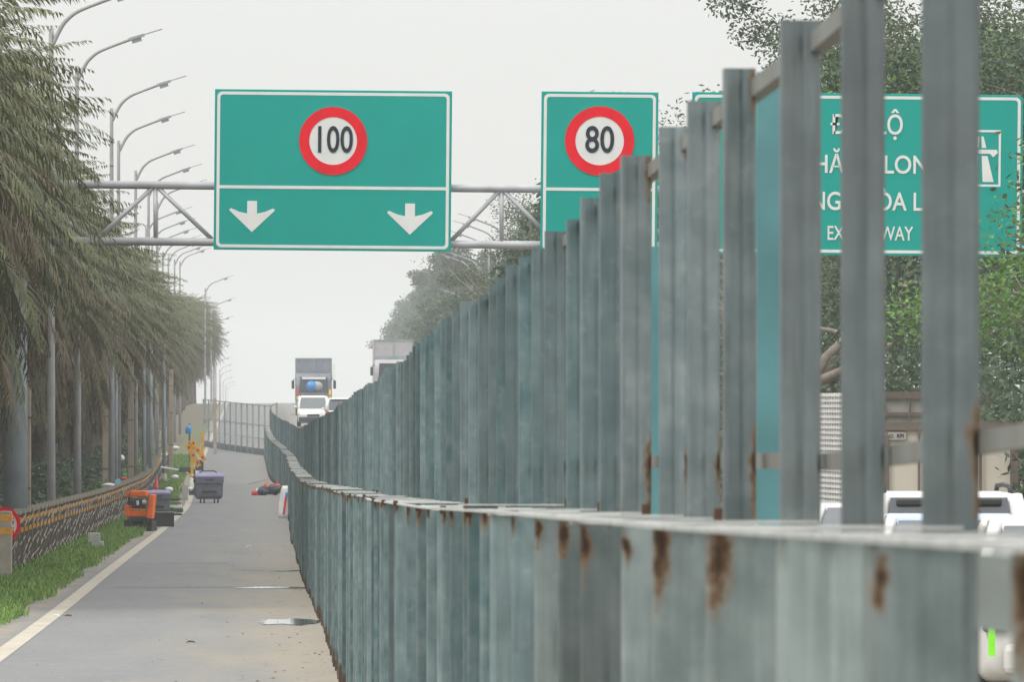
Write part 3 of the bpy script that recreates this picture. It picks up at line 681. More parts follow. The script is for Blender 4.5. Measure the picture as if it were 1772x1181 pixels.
for i, (x, d, sc, v) in enumerate(hz):
    x += 85 if d < 400 else 35; sc *= .86 if d < 400 else .88
    if d >= 400:
        z_ = EYE + (gz(px(x, d), d) - EYE)*1.6; d0 = d; d *= 1.6; sc *= 1.6
    tree(px(x, d), d, 'hazy green tree of the right hand row, standing behind the fence below the 80 sign' if d < 400 else 'blue grey tree far off in the haze above the right hand fence', 'hazy trees far down the right side', TF[v % 2] if d >= 400 or i % 2 else TV[v], sc, z=z_ if d >= 600 else None)
tree(px(1070, 290), 290, 'thin flat topped tree seen through the gantry truss left of the 80 sign', 'hazy trees far down the right side', TS, 1.0, rz=1.2)
# shrub banks left and right
def bank(name, x0, x1, d0, d1, h, n, size, m, lab, step=1.0):
    g = np.random.default_rng(abs(hash(name)) % 999 if False else len(lab)); d = g.uniform(d0, d1, n); x = g.uniform(x0, x1, n); hh = h*(.75+.25*np.sin(d*.35+x)*np.sin(d*.11+2))*(.8+.4*g.random(n)); z = g.random(n)**.7*hh
    X = x + np.interp(d, *_c); Z = np.array([gz(a, b_) for a, b_ in zip(X, d)]) + z
    o = inst(name, quads_mesh(name, leaf_quads(np.stack([X, d, Z], 1), size, g), m)); tag(o, lab, 'shrubs', kind='stuff')
bank('undergrowth', -8.8, -5.7, 118, 420, 2.0, 46000, .11, 'leaf', 'dark green undergrowth among the palm trunks')
bank('undergrowth', -17, -14.5, 110, 460, 7.5, 52000, .22, 'leaf', 'dense shaded thicket behind the palms on the left')
bank('hedge', 12.8, 16.5, 120, 330, 8.5, 110000, .085, 'leaf', 'dense green hedge behind the lorries on the right')
bank('undergrowth', -5.6, -4.9, 240, 460, 1.2, 5000, .08, 'leaf_bright', 'weeds growing along the far end of the left barrier')
# backing trees on the left
for k, d in enumerate(range(130, 430, 34)): tree(-18 + cx(d) + random.uniform(-1, 1), d, 'dark broadleaf tree in the shade behind the palm trunks', 'trees behind the palms', TV[k % 3], .95)

# ---------------------------------------------------------------- barrier on the left
bar = empty('roadside_barrier', (-4.52, 137, gz(-4.52, 137)), 'low concrete barrier with yellow banded posts and looped pale ropes along the left verge', 'barrier')
mm('old_concrete', (.15,.115,.085), .9, col2=(.08,.06,.045), scale=4); b = MB(); b.box((0,0,.5), (.22,.22,1.2)); bp_me = b.mesh('post', 'old_concrete'); b = MB(); b.box((0,0,1.13), (.30,.30,.06)); bc_me = b.mesh('post_cap', 'concrete')
b = MB(); b.box((0,0,.98), (.226,.226,.09)); b.box((0,0,.80), (.226,.226,.09)); by_me = b.mesh('yellow_band', 'band_yellow')
dposts = [137.5+2.9*k for k in range(100)]
for d in dposts:
    x = -4.52 + cx(d); loc = Vector((x, d, gz(x, d))) - bar.location
    p = inst('post', bp_me, bar, loc); inst('post_cap', bc_me, p); inst('yellow_band', by_me, p)
for h, t in ((.98, .08), (.62, .08), (.28, .08)):
    b = MB(); b.tube([Vector((-4.56 + cx(d), d, gz(-4.8, d)+h)) - bar.location for d in dposts], t/2, 8); b.build('rail', 'brown_rail', bar) if 'brown_rail' in M_ else (mm('brown_rail', (.12,.09,.07), .9), b.build('rail', 'brown_rail', bar))
b = MB(); rb = random.Random(5)
for d in np.arange(138, 400, 2.9):
    d = float(d) + rb.uniform(-.3, .3); hook = rb.uniform(.02, .09)
    for tier in range(3):
        z0 = 1.06 - .34*tier + rb.uniform(-.05,.05); x = -4.34 + rb.uniform(-.02, .02); dr = rb.uniform(.34, .46); ln_ = rb.uniform(.10, .22); pts = []
        for k in range(8):
            t = k/7; pts.append(Vector((x + .03 - ln_*t**1.2 - hook*math.sin(math.pi*t)*.5, d - .35*t, z0 - dr*t)))
        b.tube([Vector((p.x + cx(p.y), p.y, p.z + gz(-4.6, p.y))) - bar.location for p in pts], [.009,.011,.012,.014,.015,.015,.013,.009], 5)
b.build('looped_rope', 'rope', bar, True)['kind'] = 'stuff'
b = MB()
for d in np.arange(138.5, 380, 2.6):
    d = float(d); pts = [(-4.33 + .06*math.sin(3*k), d-.9*k/5, 1.0 - .85*k/5) for k in range(6)]
    b.tube([Vector((p[0] + cx(p[1]), p[1], p[2] + gz(-4.6, p[1]))) - bar.location for p in pts], .012, 5)
b.build('black_cable', 'cable', bar, True)['kind'] = 'stuff'
# near gate post with round sign
d = 134.0; r = empty('banded_post', (px(5, d), d, gz(px(5, d), d)), 'concrete post with two yellow bands at the left edge of the picture', 'post')
b = MB(); b.box((0,0,.55), (.30,.26,1.35)); b.build('shaft', 'concrete', r, bevel=.02); b = MB(); b.box((0,0,1.12), (.306,.266,.11)); b.box((0,0,.90), (.306,.266,.11)); b.build('yellow_band', 'band_yellow', r)
d = 135.4; c = P(5, 909, d); r = empty('round_sign', (c.x, d, gz(c.x, d)), 'round white sign with red rim and red capital letters half behind the banded post', 'road sign')
zc = c.z - r.location.z
disc(.29, -.01, 'sign_white', 'face', r, (0,0,zc)); ringm(.235, .30, -.018, .008, (0,0,zc)).build('rim', 'sign_red', r)
b = MB(); b.tube([(0,.03,-.1),(0,.03,zc+.2)], .03, 10); b.build('stem', 'galv_pipe', r)
for t, zz, xx in (('NG', .06, .10), ('NG', -.10, .10)): text_obj(t, .11, .8, 'sign_red', r, (xx, -.02, zc+zz), .02)

# tan concrete poles, slim poles among palms
for i, (x, s, ty, lab) in enumerate([(45, 84, 560, 'pale concrete utility pole right beside the thick gantry column'), (183, 57, 600, 'tan concrete pole standing between the palm trunks, second from the left'), (226, 52, 620, 'tan concrete pole with clean flat sides, third from the left'), (296, 37, 640, 'slender tan concrete pole further along, left of the blue container'), (372, 29, 690, 'short pale pole at the left end of the far cross fence')]):
    d = F/s; r = empty('concrete_pole', (px(x, d), d, gz(px(x, d), d)), lab, 'pole', 'concrete poles on the left'); hh = pz(ty, d) - r.location.z
    b = MB(); b.box((0,0,hh/2-.1), (.20,.20,hh+.2)); b.build('shaft', 'tan_pole', r, bevel=.02)
    if i < 4:
        b = MB()
        for q in (.3,.6,.85): b.box((0,0,hh*q), (.215,.215,.05))
        b.build('clamp', 'brown_frame', r)
for i, (x, s) in enumerate([(90, 74), (135, 66), (200, 54), (249, 47), (261, 45), (284, 40)]):
    d = F/s; r = empty('slim_pole', (px(x, d), d, gz(px(x, d), d)), ['slim grey pole left of the dark bush, first of the slim poles', 'smooth blue grey pole beside the dark bush', 'thin grey pole just right of the tan pole', 'thin pole left of a close pair', 'right hand thin pole of a close pair', 'thin hazy pole left of the last tan pole'][i], 'pole', 'slim poles among the palms')
    b = MB(); b.tube([(0,0,-.2),(0,0,6.2)], [.09 if i != 1 else .10,.06], 10); b.build('shaft', 'pole_grey', r, True); b = MB(); b.tube([(0,0,0),(0,0,.5)], [.16,.11], 10); b.build('foot', 'concrete', r, True)

# ---------------------------------------------------------------- things by the roadside
def base(x, y, d): return Vector((px(x, d), d, gz(px(x, d), d)))
def bin_thing(x, s, rz, lab, sc=1.0):
    d = F/s; X = px(x, d); r = empty('wheeled_bin', (X, d, gz(X, d)), lab, 'rubbish bin', 'grey bins with violet lids', rz); r.scale = (sc,)*3
    rings = []
    for z, wx, wy in ((.18,.50,.30),(.3,.53,.34),(.75,.54,.38),(.80,.55,.41),(.98,.56,.42)):
        rings.append([(-wx,-wy,z),(wx,-wy,z),(wx,wy,z),(-wx,wy,z)])
    MB().loft(rings).build('body', 'bin_grey', r, bevel=.03)
    rings = [[(-w1,-w2,z),(w1,-w2,z),(w1,w2,z),(-w1,w2,z)] for z, w1, w2 in ((.98,.58,.44),(1.06,.58,.44),(1.15,.50,.30),(1.17,.40,.2))]
    MB().loft(rings).build('lid', 'bin_violet', r, bevel=.02)
    b = MB(); b.box((0,-.44,.82), (1.0,.06,.05)); b.build('rim', 'bin_grey', r); b = MB(); b.box((0,-.40,.44), (.56,.05,.07)); b.build('slot', 'black', r); b = MB(); b.box((0,-.43,.90), (.34,.04,.05)); b.build('handle', 'black', r)
    b = MB(); b.box((0,0,.20), (.90,.66,.10)); b.build('chassis', 'dark_blue', r)
    for wx in (-.34,-.20,.20,.34):
        b = MB(); b.tube([(wx-.025,-.27,.08),(wx+.025,-.27,.08)], .08, 14); b.build('wheel', 'rubber', r)
    for sx in (-1, 1):
        b = MB(); b.tube([(sx*.55,0,.86),(sx*.60,0,.88)], .04, 10); b.build('trunnion', 'dark_blue', r)
    b = MB(); b.tube([(-.42,.1,1.1),(-.25,.1,1.25),(.25,.1,1.25),(.42,.1,1.1)], .022, 8); b.build('lid_bar', 'black', r)
    return r
bin_thing(361, 47.0, R(6), 'grey bin with violet lid standing alone on the asphalt by the white line', .94)
bin_thing(273, 54, R(2), 'grey bin with violet lid behind the black board, right of the orange machine', .72)
# orange machine
def machine():
    s = 63; d = F/s; X = px(241, d); r = empty('road_cutter', (X, d, gz(X, d)), 'orange road cutting machine with open engine and black wheels parked at the grass edge', 'machine', rz=R(-8))
    k = 1/63
    b = MB(); b.box((0,0,1.03), (.46,.5,.17)); b.build('fuel_tank', 'orange', r, bevel=.04)
    b = MB(); b.box((-.31,0,1.00), (.10,.4,.10)); b.build('tank_bracket', 'orange', r)
    b = MB(); b.box((-.30,-.1,.56), (.13,.5,.30)); b.build('side_guard', 'orange', r, bevel=.02)
    b = MB(); b.box((.37,-.15,.68), (.14,.5,.66), Matrix.Rotation(R(6),3,'Y')); b.build('belt_cover', 'orange', r, bevel=.02)
    b = MB(); b.box((.04,-.18,.48), (.62,.12,.14)); b.box((.04,-.22,.60), (.56,.06,.04)); b.box((.04,.2,.42), (.6,.7,.06)); b.build('frame', 'orange', r, bevel=.01)
    b = MB(); b.box((.0,.0,.74), (.34,.34,.26)); b.tube([(-.12,-.2,.76),(-.12,-.24,.76)], .09, 16); b.build('engine', 'black', r, bevel=.02)
    b = MB(); b.tube([(.12,-.18,.80),(.22,-.18,.80)], .055, 12); b.tube([(-.02,-.2,.72),(-.02,-.2,.84)], .04, 12); b.build('muffler', 'white', r)
    b = MB(); b.tube([(-.28,0,.7),(-.30,.05,1.05)], .03, 8); b.tube([(-.32,.3,.5),(-.30,.5,1.0),(.3,.5,1.0),(.32,.3,.5)], .02, 8); b.build('handlebar', 'black', r)
    b = MB(); b.box((.02,0,.33), (.5,.7,.08)); b.tube([(-.2,-.3,.36),(.3,-.3,.36)], .025, 8); b.box((-.28,.05,.16),(.16,.95,.30)); b.box((.33,.05,.15),(.16,.95,.28)); b.box((.02,.1,.2),(.5,.6,.16)); b.build('undercarriage', 'black', r)
    for x in (-.22, .24):
        for y in (-.25, .3):
            w_ = empty('wheel', (x, y, .17), None, None); w_.parent = r
            b = MB(); b.tube([(-.06,0,0),(.06,0,0)], .17, 20); b.build('tyre', 'rubber', w_); b = MB(); b.tube([(-.065,0,0),(.065,0,0)], .07, 14); b.build('rim', 'pole_grey', w_)
machine()
# black board on trestle
d = 232.0; X = px(279, d); r = empty('black_board', (X, d, gz(X, d)), 'low black sheet board with pale top edge standing beside the orange machine', 'board', rz=R(2))
b = MB(); b.box((0,0,.21), (.74,.05,.40)); b.build('sheet', 'black', r); b = MB(); b.box((.02,-.01,.425), (.80,.09,.025)); b.build('top_edge', 'concrete', r)
b = MB(); b.prism([(-.0,0),(.0,.4),(.35,0)], -.30, -.27, 'x'); b.prism([(-.0,0),(.0,.4),(.35,0)], .30, .33, 'x'); b.build('brace', 'black', r)
# stacked boards
for i, (z, m, w_, lab) in enumerate([(.03,'dark_blue',.42,'dark sheet at the foot of the small board stack'),(.14,'leaf','.44','green crate in the stack of boards beside the left bin'),(.30,'white',.40,'white slab on the green crate in the board stack'),(.40,'brown_frame',.38,'brown plank near the top of the board stack'),(.50,'dark_blue',.36,'topmost dark sheet of the board stack beside the left bin')]):
    d = 262.0; X = px(303, d) ; w_ = float(w_)
    if i == 0: Z = gz(X, d)
    b = MB(); b.box((0,0,0), (w_*1.05,.55,(.07,.14,.06,.05,.07)[i]), Matrix.Rotation(R(random.uniform(-6,6)),3,'Z')); o = b.build('stacked_board', m, None, bevel=.01, loc=(X+random.uniform(-.03,.03), d, Z+z+(0,.02,0,0,.02)[i])); tag(o, lab, 'board', 'stacked boards')
# cone
d = 268.0; X = px(270.5, d); r = empty('traffic_cone', (X, d, gz(X, d)+.0), 'small red cone behind the violet lid of the left bin', 'cone')
b = MB(); b.tube([(0,0,.03),(0,0,1.22)], [.15,.03], 16); b.build('cone', 'red', r, True); b = MB(); b.box((0,0,.02), (.36,.36,.04)); b.build('foot', 'red', r)
# kerb blocks in the grass
for i, (x, y, d, dz, lab) in enumerate([(169, 975, 178, 0, 'lower pale concrete block in the grass by the white line'), (163, 962, 177, .2, 'upper pale concrete block lying on the lower one in the grass')]):
    X = px(x, d); b = MB(); b.box((0,0,.10), (.26,.4,.20)); o = b.build('concrete_block', 'block_grey', None, bevel=.01, loc=(X, d, gz(X, d)+.03+dz)) if 'block_grey' in M_ else (mm('block_grey', (.42,.42,.40), .9, var=.08), b.build('concrete_block', 'block_grey', None, bevel=.01, loc=(X, d, gz(X, d)+.03+dz)))[1]
    tag(o, lab, 'block', 'concrete blocks')
# sack by the fence
d = 254.0; X = px(492, d); r = empty('cement_sack', (X, d, gz(X, d)), 'tall white woven sack with red and blue stripes leaning on the fence foot', 'sack')
rings = []
for k in range(9):
    z = k/8*1.02; ww = [.17,.21,.22,.215,.21,.20,.205,.20,.17][k]; ox = .10*k/8
    rings.append([(ox + ww*math.cos(a)*(1+.06*math.sin(5*a+k)), .17*math.sin(a)*(1+.08*math.cos(3*a+k)), z) for a in np.linspace(0, 2*math.pi, 17)[:-1]])
MB().loft(rings).build('body', 'white', r, True)
b = MB(); b.box((.02,-.185,.42), (.07,.03,.58), Matrix.Rotation(R(8),3,'Y')); b.build('red_stripe', 'red', r); b = MB(); b.box((.07,-.185,.74), (.07,.035,.14)); b.build('blue_stripe', 'blue', r); b = MB(); b.box((.17,-.17,.62), (.12,.04,.18)); b.build('red_patch', 'red', r)
# heap by the fence
d = 318.0; base_ = base(460, 0, d)
rp = random.Random(9)
r = empty('rubbish_heap', base_, 'heap of dark and red cloth bundles and bags on the road against the fence', 'rubbish heap')
for k, (x, z, rad, m, nm) in enumerate([(-.40,.08,.15,'red','red_bundle'),(-.26,.12,.17,'white','white_bag'),(-.10,.16,.22,'dark_blue','dark_bag'),(.12,.22,.22,'dark_violet','dark_bag'),(.05,.36,.11,'pinkish','pink_bundle'),(.34,.24,.26,'dark_blue','dark_bag'),(.42,.36,.13,'red','red_bundle'),(.24,.40,.09,'tan_cloth','tan_bundle'),(.02,.42,.07,'orange','orange_bundle')]):
    if m not in M_: mm(m, {'dark_violet': (.05,.03,.05), 'pinkish': (.6,.2,.25), 'tan_cloth': (.6,.4,.25)}[m], .8, var=.2)
    b = MB(); b.ball((x, rp.uniform(-.1,.1), z), rad, 12, 8, (1.2, 1.3, .8)); b.v = [(v[0]+rp.gauss(0,.015), v[1]+rp.gauss(0,.015), max(0, v[2]+rp.gauss(0,.02))) for v in b.v]; b.build(nm, m, r)
b = MB(); b.tube([P(430, 838, d), P(466, 829, d+1)], .018, 8); tag(b.build('wooden_stick', 'tan_pole'), 'thin pale stick leaning over the heap beside the fence', 'stick')
# white cloth on the fence top and others
def cloth(name, c, sz, m, lab, cat, seed=0):
    rr_ = random.Random(seed); b = MB(); b.ball((0,0,0), 1, 12, 8, sz); b.v = [tuple(q*(1+rr_.uniform(-.22,.22)) for q in v) for v in b.v]; o = b.build(name, m, None, True, loc=c); return tag(o, lab, cat)
d = 226.0; cloth('white_bag', P(547, 741, 205), (.17,.08,.10), 'white', 'crumpled white plastic bag caught on the fence top below the white cars', 'bag', 3)
d = F/66; cloth('cloth', P(188, 840, d), (.16,.10,.045), 'white', 'white rag lying on the left barrier caps', 'cloth', 4)
d = F/64; b = MB(); b.tube([(0,0,0),(0,.06,.0)], .075, 20); tag(b.build('blue_plate', 'light_blue', None, loc=P(204, 834, d)), 'round light blue basin on the left barrier', 'basin')
cloth('cloth', P(214, 829, F/62), (.10,.08,.035), 'red', 'small red cloth on the left barrier next to the blue basin', 'cloth', 6)
for i, (x, y, s, sz, lab) in enumerate([(292,848,48,.11,'white bag in the grass behind the left bin'),(303,826,44,.10,'grey white bag near the low concrete stone'),(304,776,36,.12,'white bag far back on the left verge'),(284,787,38,.10,'small white bag behind the barrier end'),(329,847,46,.08,'little white rag left of the lone bin'),(176,983,82,.05,'white paper scrap by the concrete blocks'),(205,793,50,.14,'pale plastic sheet hung in the undergrowth')]):
    d = F/s; cloth('plastic_bag', P(x, y, d), (sz*1.5, sz, sz*.8), 'white', lab, 'bag', 20+i)
# short concrete stone, yellow hand tool, yellow post, barrier boards, blue jug
d = F/46; X = px(320, d); b = MB(); b.box((0,0,.28), (.24,.2,.6)); tag(b.build('marker_stone', 'block_grey', None, bevel=.02, loc=(X, d, gz(X, d))), 'upright grey marker stone in the grass left of the lone bin', 'marker stone')
d = F/42; b = MB(); b.tube([P(322,818,d), P(331,824,d), P(338,830,d)], .035, 8); tag(b.build('yellow_bracket', 'yellow'), 'bent yellow bracket lying behind the lone bin', 'bracket')
b = MB(); b.tube([P(303,848,d), P(310,846,d), P(315,838,d)], .03, 8); tag(b.build('yellow_hose', 'yellow'), 'short yellow hose by the marker stone', 'hose')
d = F/37; X = px(333, d); r = empty('warning_barrier', (X, d, gz(X, d)), 'collapsed yellow road barrier with slanting red and white striped boards', 'road barrier')
def loc_(x, y, yy=0): return P(x, y, d) - r.location + Vector((0, yy, 0))
for xa, ya, xb, yb, yy in ((323,769,345,808,0),(331,762,354,798,-.1)):
    a, c = loc_(xa, ya, yy), loc_(xb, yb, yy); dv = c-a; ang = math.atan2(-dv.z, dv.x); bd = empty('board', (a+c)/2, None, None); bd.parent = r; bd.rotation_euler = (0, ang, 0); Lb = dv.length
    b = MB(); b.box((0,0,0), (Lb,.04,.24)); b.build('board', 'yellow' if yy else 'cream', bd) if 'cream' in M_ else (mm('cream', (.75,.62,.42), .6), b.build('plank', 'yellow', bd))
    b = MB()
    for q in (-.34, 0, .34): b.box((q*Lb, -.025, .01), (.13, .012, .11))
    b.build('red_stripe', 'red', bd)
b = MB(); b.box2(tuple(loc_(330,766)), tuple(loc_(335,822,.08))); b.build('upright', 'yellow', r)
b = MB(); b.box2(tuple(loc_(338,797,.2)), tuple(loc_(352,815,.8))); b.build('ballast_block', 'dark_blue', r)
d = F/34; X = px(350.5, d); b = MB(); b.box((0,0,.75), (.16,.16,1.55)); tag(b.build('yellow_post', 'yellow', None, bevel=.01, loc=(X, d, pz(800, d))), 'upright yellow post right behind the striped barrier boards', 'post')
d = F/37; c = P(326, 744, d); r = empty('water_jug', c, 'blue plastic water jug upside down on a stake above the striped boards', 'jug')
b = MB(); b.tube([(0,0,-.20),(0,0,-.16),(0,0,.08),(0,0,.14),(0,0,.20)], [.10,.14,.14,.10,.05], 16); b.build('body', 'blue', r, True); b = MB(); b.tube([(0,0,.2),(0,0,.25)], .05, 12); b.build('neck', 'light_blue', r); b = MB(); b.tube([(.05,.1,-1.5),(.05,.1,.3)], .04, 8); b.build('stake', 'brown_frame', r)
d = F/46; b = MB(); b.tube([P(278,809,d), P(309,814,d)], .03, 8); tag(b.build('grey_plank', 'white'), 'pale plank lying across the end of the left barrier', 'plank')
d = F/36; b = MB(); b.box((0,0,.1),(.9,.6,.28)); b.box((.05,0,.3),(.7,.5,.12)); tag(b.build('material_pile', 'dark_blue', None, loc=base(322, 0, d)+Vector((0,0,.0))), 'dark pile of material under the striped barrier boards', 'pile')
d = F/44; b = MB(); b.box((0,0,.15),(.5,.5,.3)); tag(b.build('dark_crate', 'dark_blue', None, bevel=.02, loc=base(338, 0, d)), 'dark crate partly hidden behind the lone bin', 'crate')
# twig debris at the near left
for x, y, s, lab in ((97,1077,130,'small curled brown leaf on the white line'),(118,1074,130,'tiny brown leaf right of the curled one'),(330,1104,152,'dark twig on the middle of the road'),(430,970,75,'white paper scrap in the middle of the road')):
    d = F/s; X = px(x, d); 
    b = MB(); b.tube([(-.05,0,.008),(-.02,.05,.02),(.03,.0,.018),(.05,-.04,.008)], [.004,.010,.010,.004], 6); tag(b.build('dry_leaf', 'white' if 'white' in lab else 'rust', None, loc=(X, d, gz(X, d))), lab, 'litter')

# ---------------------------------------------------------------- vehicles
def rbox(hw, z0, z1, y, r=.12, tw=0, n=5):
    """rounded rectangle ring in the x-z plane at y; tw narrows the top"""
    pts = []
    for (sx, sz, a0) in ((1,1,0),(-1,1,90),(-1,-1,180),(1,-1,270)):
        for k in range(n):
            a = R(a0+90*k/(n-1)); X = sx*(hw-r)+r*math.cos(a); Z = (z1-r if sz > 0 else z0+r)+r*math.sin(a)
            t = (Z-z0)/(z1-z0); pts.append((X*(1-tw*t), y, Z))
    return pts
def wheel(parent, x, y, rad, wd=.22):
    w_ = empty('wheel', (x, y, rad), None, None); w_.parent = parent
    b = MB(); b.tube([(-wd/2,0,0),(-wd/2+.03,0,0),(wd/2-.03,0,0),(wd/2,0,0)], [rad*.94,rad,rad,rad*.94], 28); b.build('tyre', 'rubber', w_, True)
    b = MB(); b.tube([(-wd/2-.008,0,0),(wd/2+.008,0,0)], rad*.62, 20); b.build('rim', 'alu', w_); return w_
mm('rear_glass', (.045,.055,.07), .12, var=.08, coat=1)
def car(x, d, lab, h=1.46, wdt=1.76, ln=4.5, suv=False, m='white_paint', roofm=None, rz=0, front=False, z=None, lamp='red', grp='cars on the main carriageway'):
    """origin at the rear axle ground line centre; rear faces -y"""
    r = empty('parked_car' if False else 'car', (x, d, gz(x, d) if z is None else z), lab, 'car', grp, rz + (math.pi if front else 0)); hw = wdt/2
    belt = .62*h if not suv else .60*h
    ys = [(-.02,.30,belt-.12,.90),(.10,.24,belt-.02,.96),(.6,.2,belt,1.0),(ln*.5,.18,belt,1.0),(ln*.78,.2,belt-.05,1.0),(ln*.93,.24,belt-.16,.95),(ln,.32,belt-.30,.86)]
    MB().loft([rbox(hw*k, a, c, y, .13) for y, a, c, k in ys]).build('body', m, r, True)
    # glasshouse
    g0, g1 = (.16, ln*.66) if suv else (.75, ln*.70)
    y0, y1 = (g0+.28, g1-.75) if suv else (g0+.75, g1-.85)
    def ring(yb, yt, s=1.0, top=h-.06):
        n = 4; return None
    zt = h-.05; bw, tw_ = hw*.90, hw*.70 if not suv else hw*.78
    b = MB(); b.add([(-bw,g0,belt-.03),(bw,g0,belt-.03),(bw,g1,belt-.03),(-bw,g1,belt-.03),(-tw_,y0,zt),(tw_,y0,zt),(tw_,y1,zt),(-tw_,y1,zt)], [(0,1,5,4),(1,2,6,5),(2,3,7,6),(3,0,4,7),(4,5,6,7)]); b.build('window', 'glass', r, bevel=.03)
    rings = [rbox(tw_*k, zt-.05+dz, zt+.06+dz, y, .045) for y, k, dz in ((y0-.10,.90,-.06),(y0+.1,1.03,-.01),((y0+y1)/2,1.06,.0),(y1-.1,1.03,-.015),(y1+.10,.9,-.07))]
    MB().loft(rings).build('roof', roofm or m, r, True)
    for sx in (-1, 1):
        for (ya, yb) in ((g0, y0), (g1, y1)):
            p0 = Vector((sx*bw*1.0, ya, belt-.05)); p1 = Vector((sx*tw_*1.0, yb, zt)); wdp = .075 if not (suv and ya == g0) else .14
            MB().tube([p0, p0.lerp(p1, .5)+Vector((sx*.02,0,.01)), p1], [wdp, wdp*.85, wdp*.8], 10).build('pillar', m, r, True)
        MB().tube([(sx*bw*.985, ln*.36, belt-.03), (sx*tw_*1.0, ln*.36, zt)], .035, 8).build('pillar', m, r)
        MB().ball((sx*(hw+.10), ln*.62, belt+.06), .10, 12, 8, (1.1,.6,.75)).build('mirror', m, r, True)
        MB().box((sx*(hw-.13), -.01, belt-.22), (.22,.12,.22) if not suv else (.16,.14,.34)).build('tail_light', lamp, r, bevel=.03)
        MB().box((sx*(hw-.20), ln-.09, belt-.36), (.34,.12,.13)).build('headlight', 'amber' if front else 'foil', r, bevel=.03)
        if suv:
            MB().tube([(sx*(tw_-.02), y0+.1, zt+.03),(sx*(tw_-.02), y0+.16, zt+.11),(sx*(tw_-.02), (y0+y1)/2, zt+.13),(sx*(tw_-.02), y1-.16, zt+.11),(sx*(tw_-.02), y1-.05, zt+.03)], .028, 8).build('roof_rail', 'black', r, True)
        for y in (.75, ln-.85): wheel(r, sx*(hw-.11), y, .33 if not suv else .37)
    MB().add([(-bw*.86,g0-.035,belt+.02),(bw*.86,g0-.035,belt+.02),(tw_*.90,y0-.135,zt-.005),(-tw_*.90,y0-.135,zt-.005),(-bw*.86,g0-.01,belt+.02),(bw*.86,g0-.01,belt+.02),(tw_*.90,y0-.09,zt-.03),(-tw_*.90,y0-.09,zt-.03)], [(0,1,2,3),(7,6,5,4),(0,4,5,1),(1,5,6,2),(2,6,7,3),(3,7,4,0)]).build('rear_window', 'rear_glass', r)
    MB().box((0, -.03, .42), (wdt*.78, .16, .26)).build('rear_bumper', m, r, bevel=.06)
    MB().box((0, ln-.03, .42), (wdt*.90, .16, .28)).build('front_bumper', m if not front else 'dark_blue', r, bevel=.06)
    MB().box((0, -.12, .58 if not suv else .78), (.44,.02,.13)).build('number_plate', 'sign_white', r)
    MB().box((0, ln+.005, belt-.42), (.7,.05,.12)).build('grille', 'black', r)
    if suv:
        MB().box((0, y0-.15, zt-.055), (tw_*1.62, .12, .075)).build('spoiler', 'black', r, bevel=.02); MB().tube([(-.1, g0+.0, belt+.06),(.38, g0+.1, belt+.16)], .012, 6).build('wiper', 'black', r)
    return r
car(px(1646, 90), 90, 'white sport utility vehicle with black roof rails and rear spoiler seen between the posts', h=1.72, wdt=1.86, ln=4.7, suv=True)
car(px(1655, 80), 79, 'low white and blue saloon right behind the white sport utility vehicle', h=1.53, wdt=1.72, roofm='pale_blue' if 'pale_blue' in M_ else (mm('pale_blue', (.42,.52,.72), .3, coat=.5) and 'pale_blue'))
car(px(1868, 68), 67.5, 'white car at the lower right edge with its wheel in the gap under the fence', h=1.57, wdt=1.76, lamp='glass')
car(px(1510, 116), 116, 'white car whose side and mirror show left of the sport utility vehicle', h=1.44)
d = 66; b = MB(); b.box((0,0,.55), (.028,.03,1.0)); mm('neon', (.25,.85,.02), .5); 
d = 14.0*1; r = None
b = MB(); b.box2((px(1711,66), 66, pz(1137,66)), (px(1722,66), 66.04, pz(1080,66))); tag(b.build('reflective_strip', 'neon'), 'bright lime reflective strip beside the lower right white car', 'reflector')
# far white cars
dd = F/30; zf = pz(746, dd)
car(px(542, dd), dd+4.4, 'white sport utility vehicle with amber lamps approaching in front of the far lorry', h=1.78, wdt=1.85, ln=4.4, suv=True, front=True)
car(px(590, dd), dd-2, 'white car half hidden by the fence top beside the approaching one', h=1.7, wdt=1.85, suv=True)
def lorry(x, d, lab, w_=2.4, h=3.8, ln=8, front=True, boxm='container', cabm='dark_blue', rz=0, cab_h=2.7, z=None):
    r = empty('lorry', (x, d, gz(x, d) if z is None else z), lab, 'lorry', 'lorries', rz); hw = w_/2
    # front faces -y when front
    MB().loft([rbox(hw*.96,.45,1.5,-.02,.10), rbox(hw*.99,.42,cab_h*.98,.5,.14), rbox(hw*.99,.45,cab_h,1.8,.14)]).build('cab', cabm, r, True)
    MB().prism([(-.80*hw,1.50),(.80*hw,1.50),(.74*hw,cab_h-.25),(-.74*hw,cab_h-.25)], -.06, .35, 'y').build('windscreen', 'glass', r)
    MB().box((0,-.08,.72), (w_*.98,.22,.36)).build('bumper', 'pole_grey', r, bevel=.03); MB().box((0,-.06,1.15), (w_*.6,.05,.30)).build('grille', 'black', r)
    for s in (-1, 1):
        MB().box((s*hw*.82,-.10,1.12), (.26,.12,.22)).build('headlight', 'amber', r, bevel=.02)
        MB().box((s*(hw+.16),-.05,cab_h-.75), (.18,.10,.55)).build('mirror', 'black', r, bevel=.03); MB().tube([(s*hw*.95,0,cab_h-.35),(s*(hw+.16),-.03,cab_h-.45)], .02, 6).build('mirror_arm', 'black', r)
        for y in (.9, ln*.62, ln*.8): wheel(r, s*(hw-.16), y, .5, .28)
    MB().box2((-hw, 2.0, .95), (hw, ln, h)).build('cargo_box', boxm, r, bevel=.03)
    b = MB()
    for s in (-1, 0, 1): b.box((s*(hw-.04)*(1 if s else 0), 1.99, (1.0+h)/2), (.07,.04,h-1.0))
    b.box((0,1.985,h-.04), (w_,.05,.08)); b.build('box_frame', 'pole_grey', r)
    b = MB(); b.box2((-.4,.3,.45), (.4,ln,.75)); b.build('chassis', 'black', r)
    return r
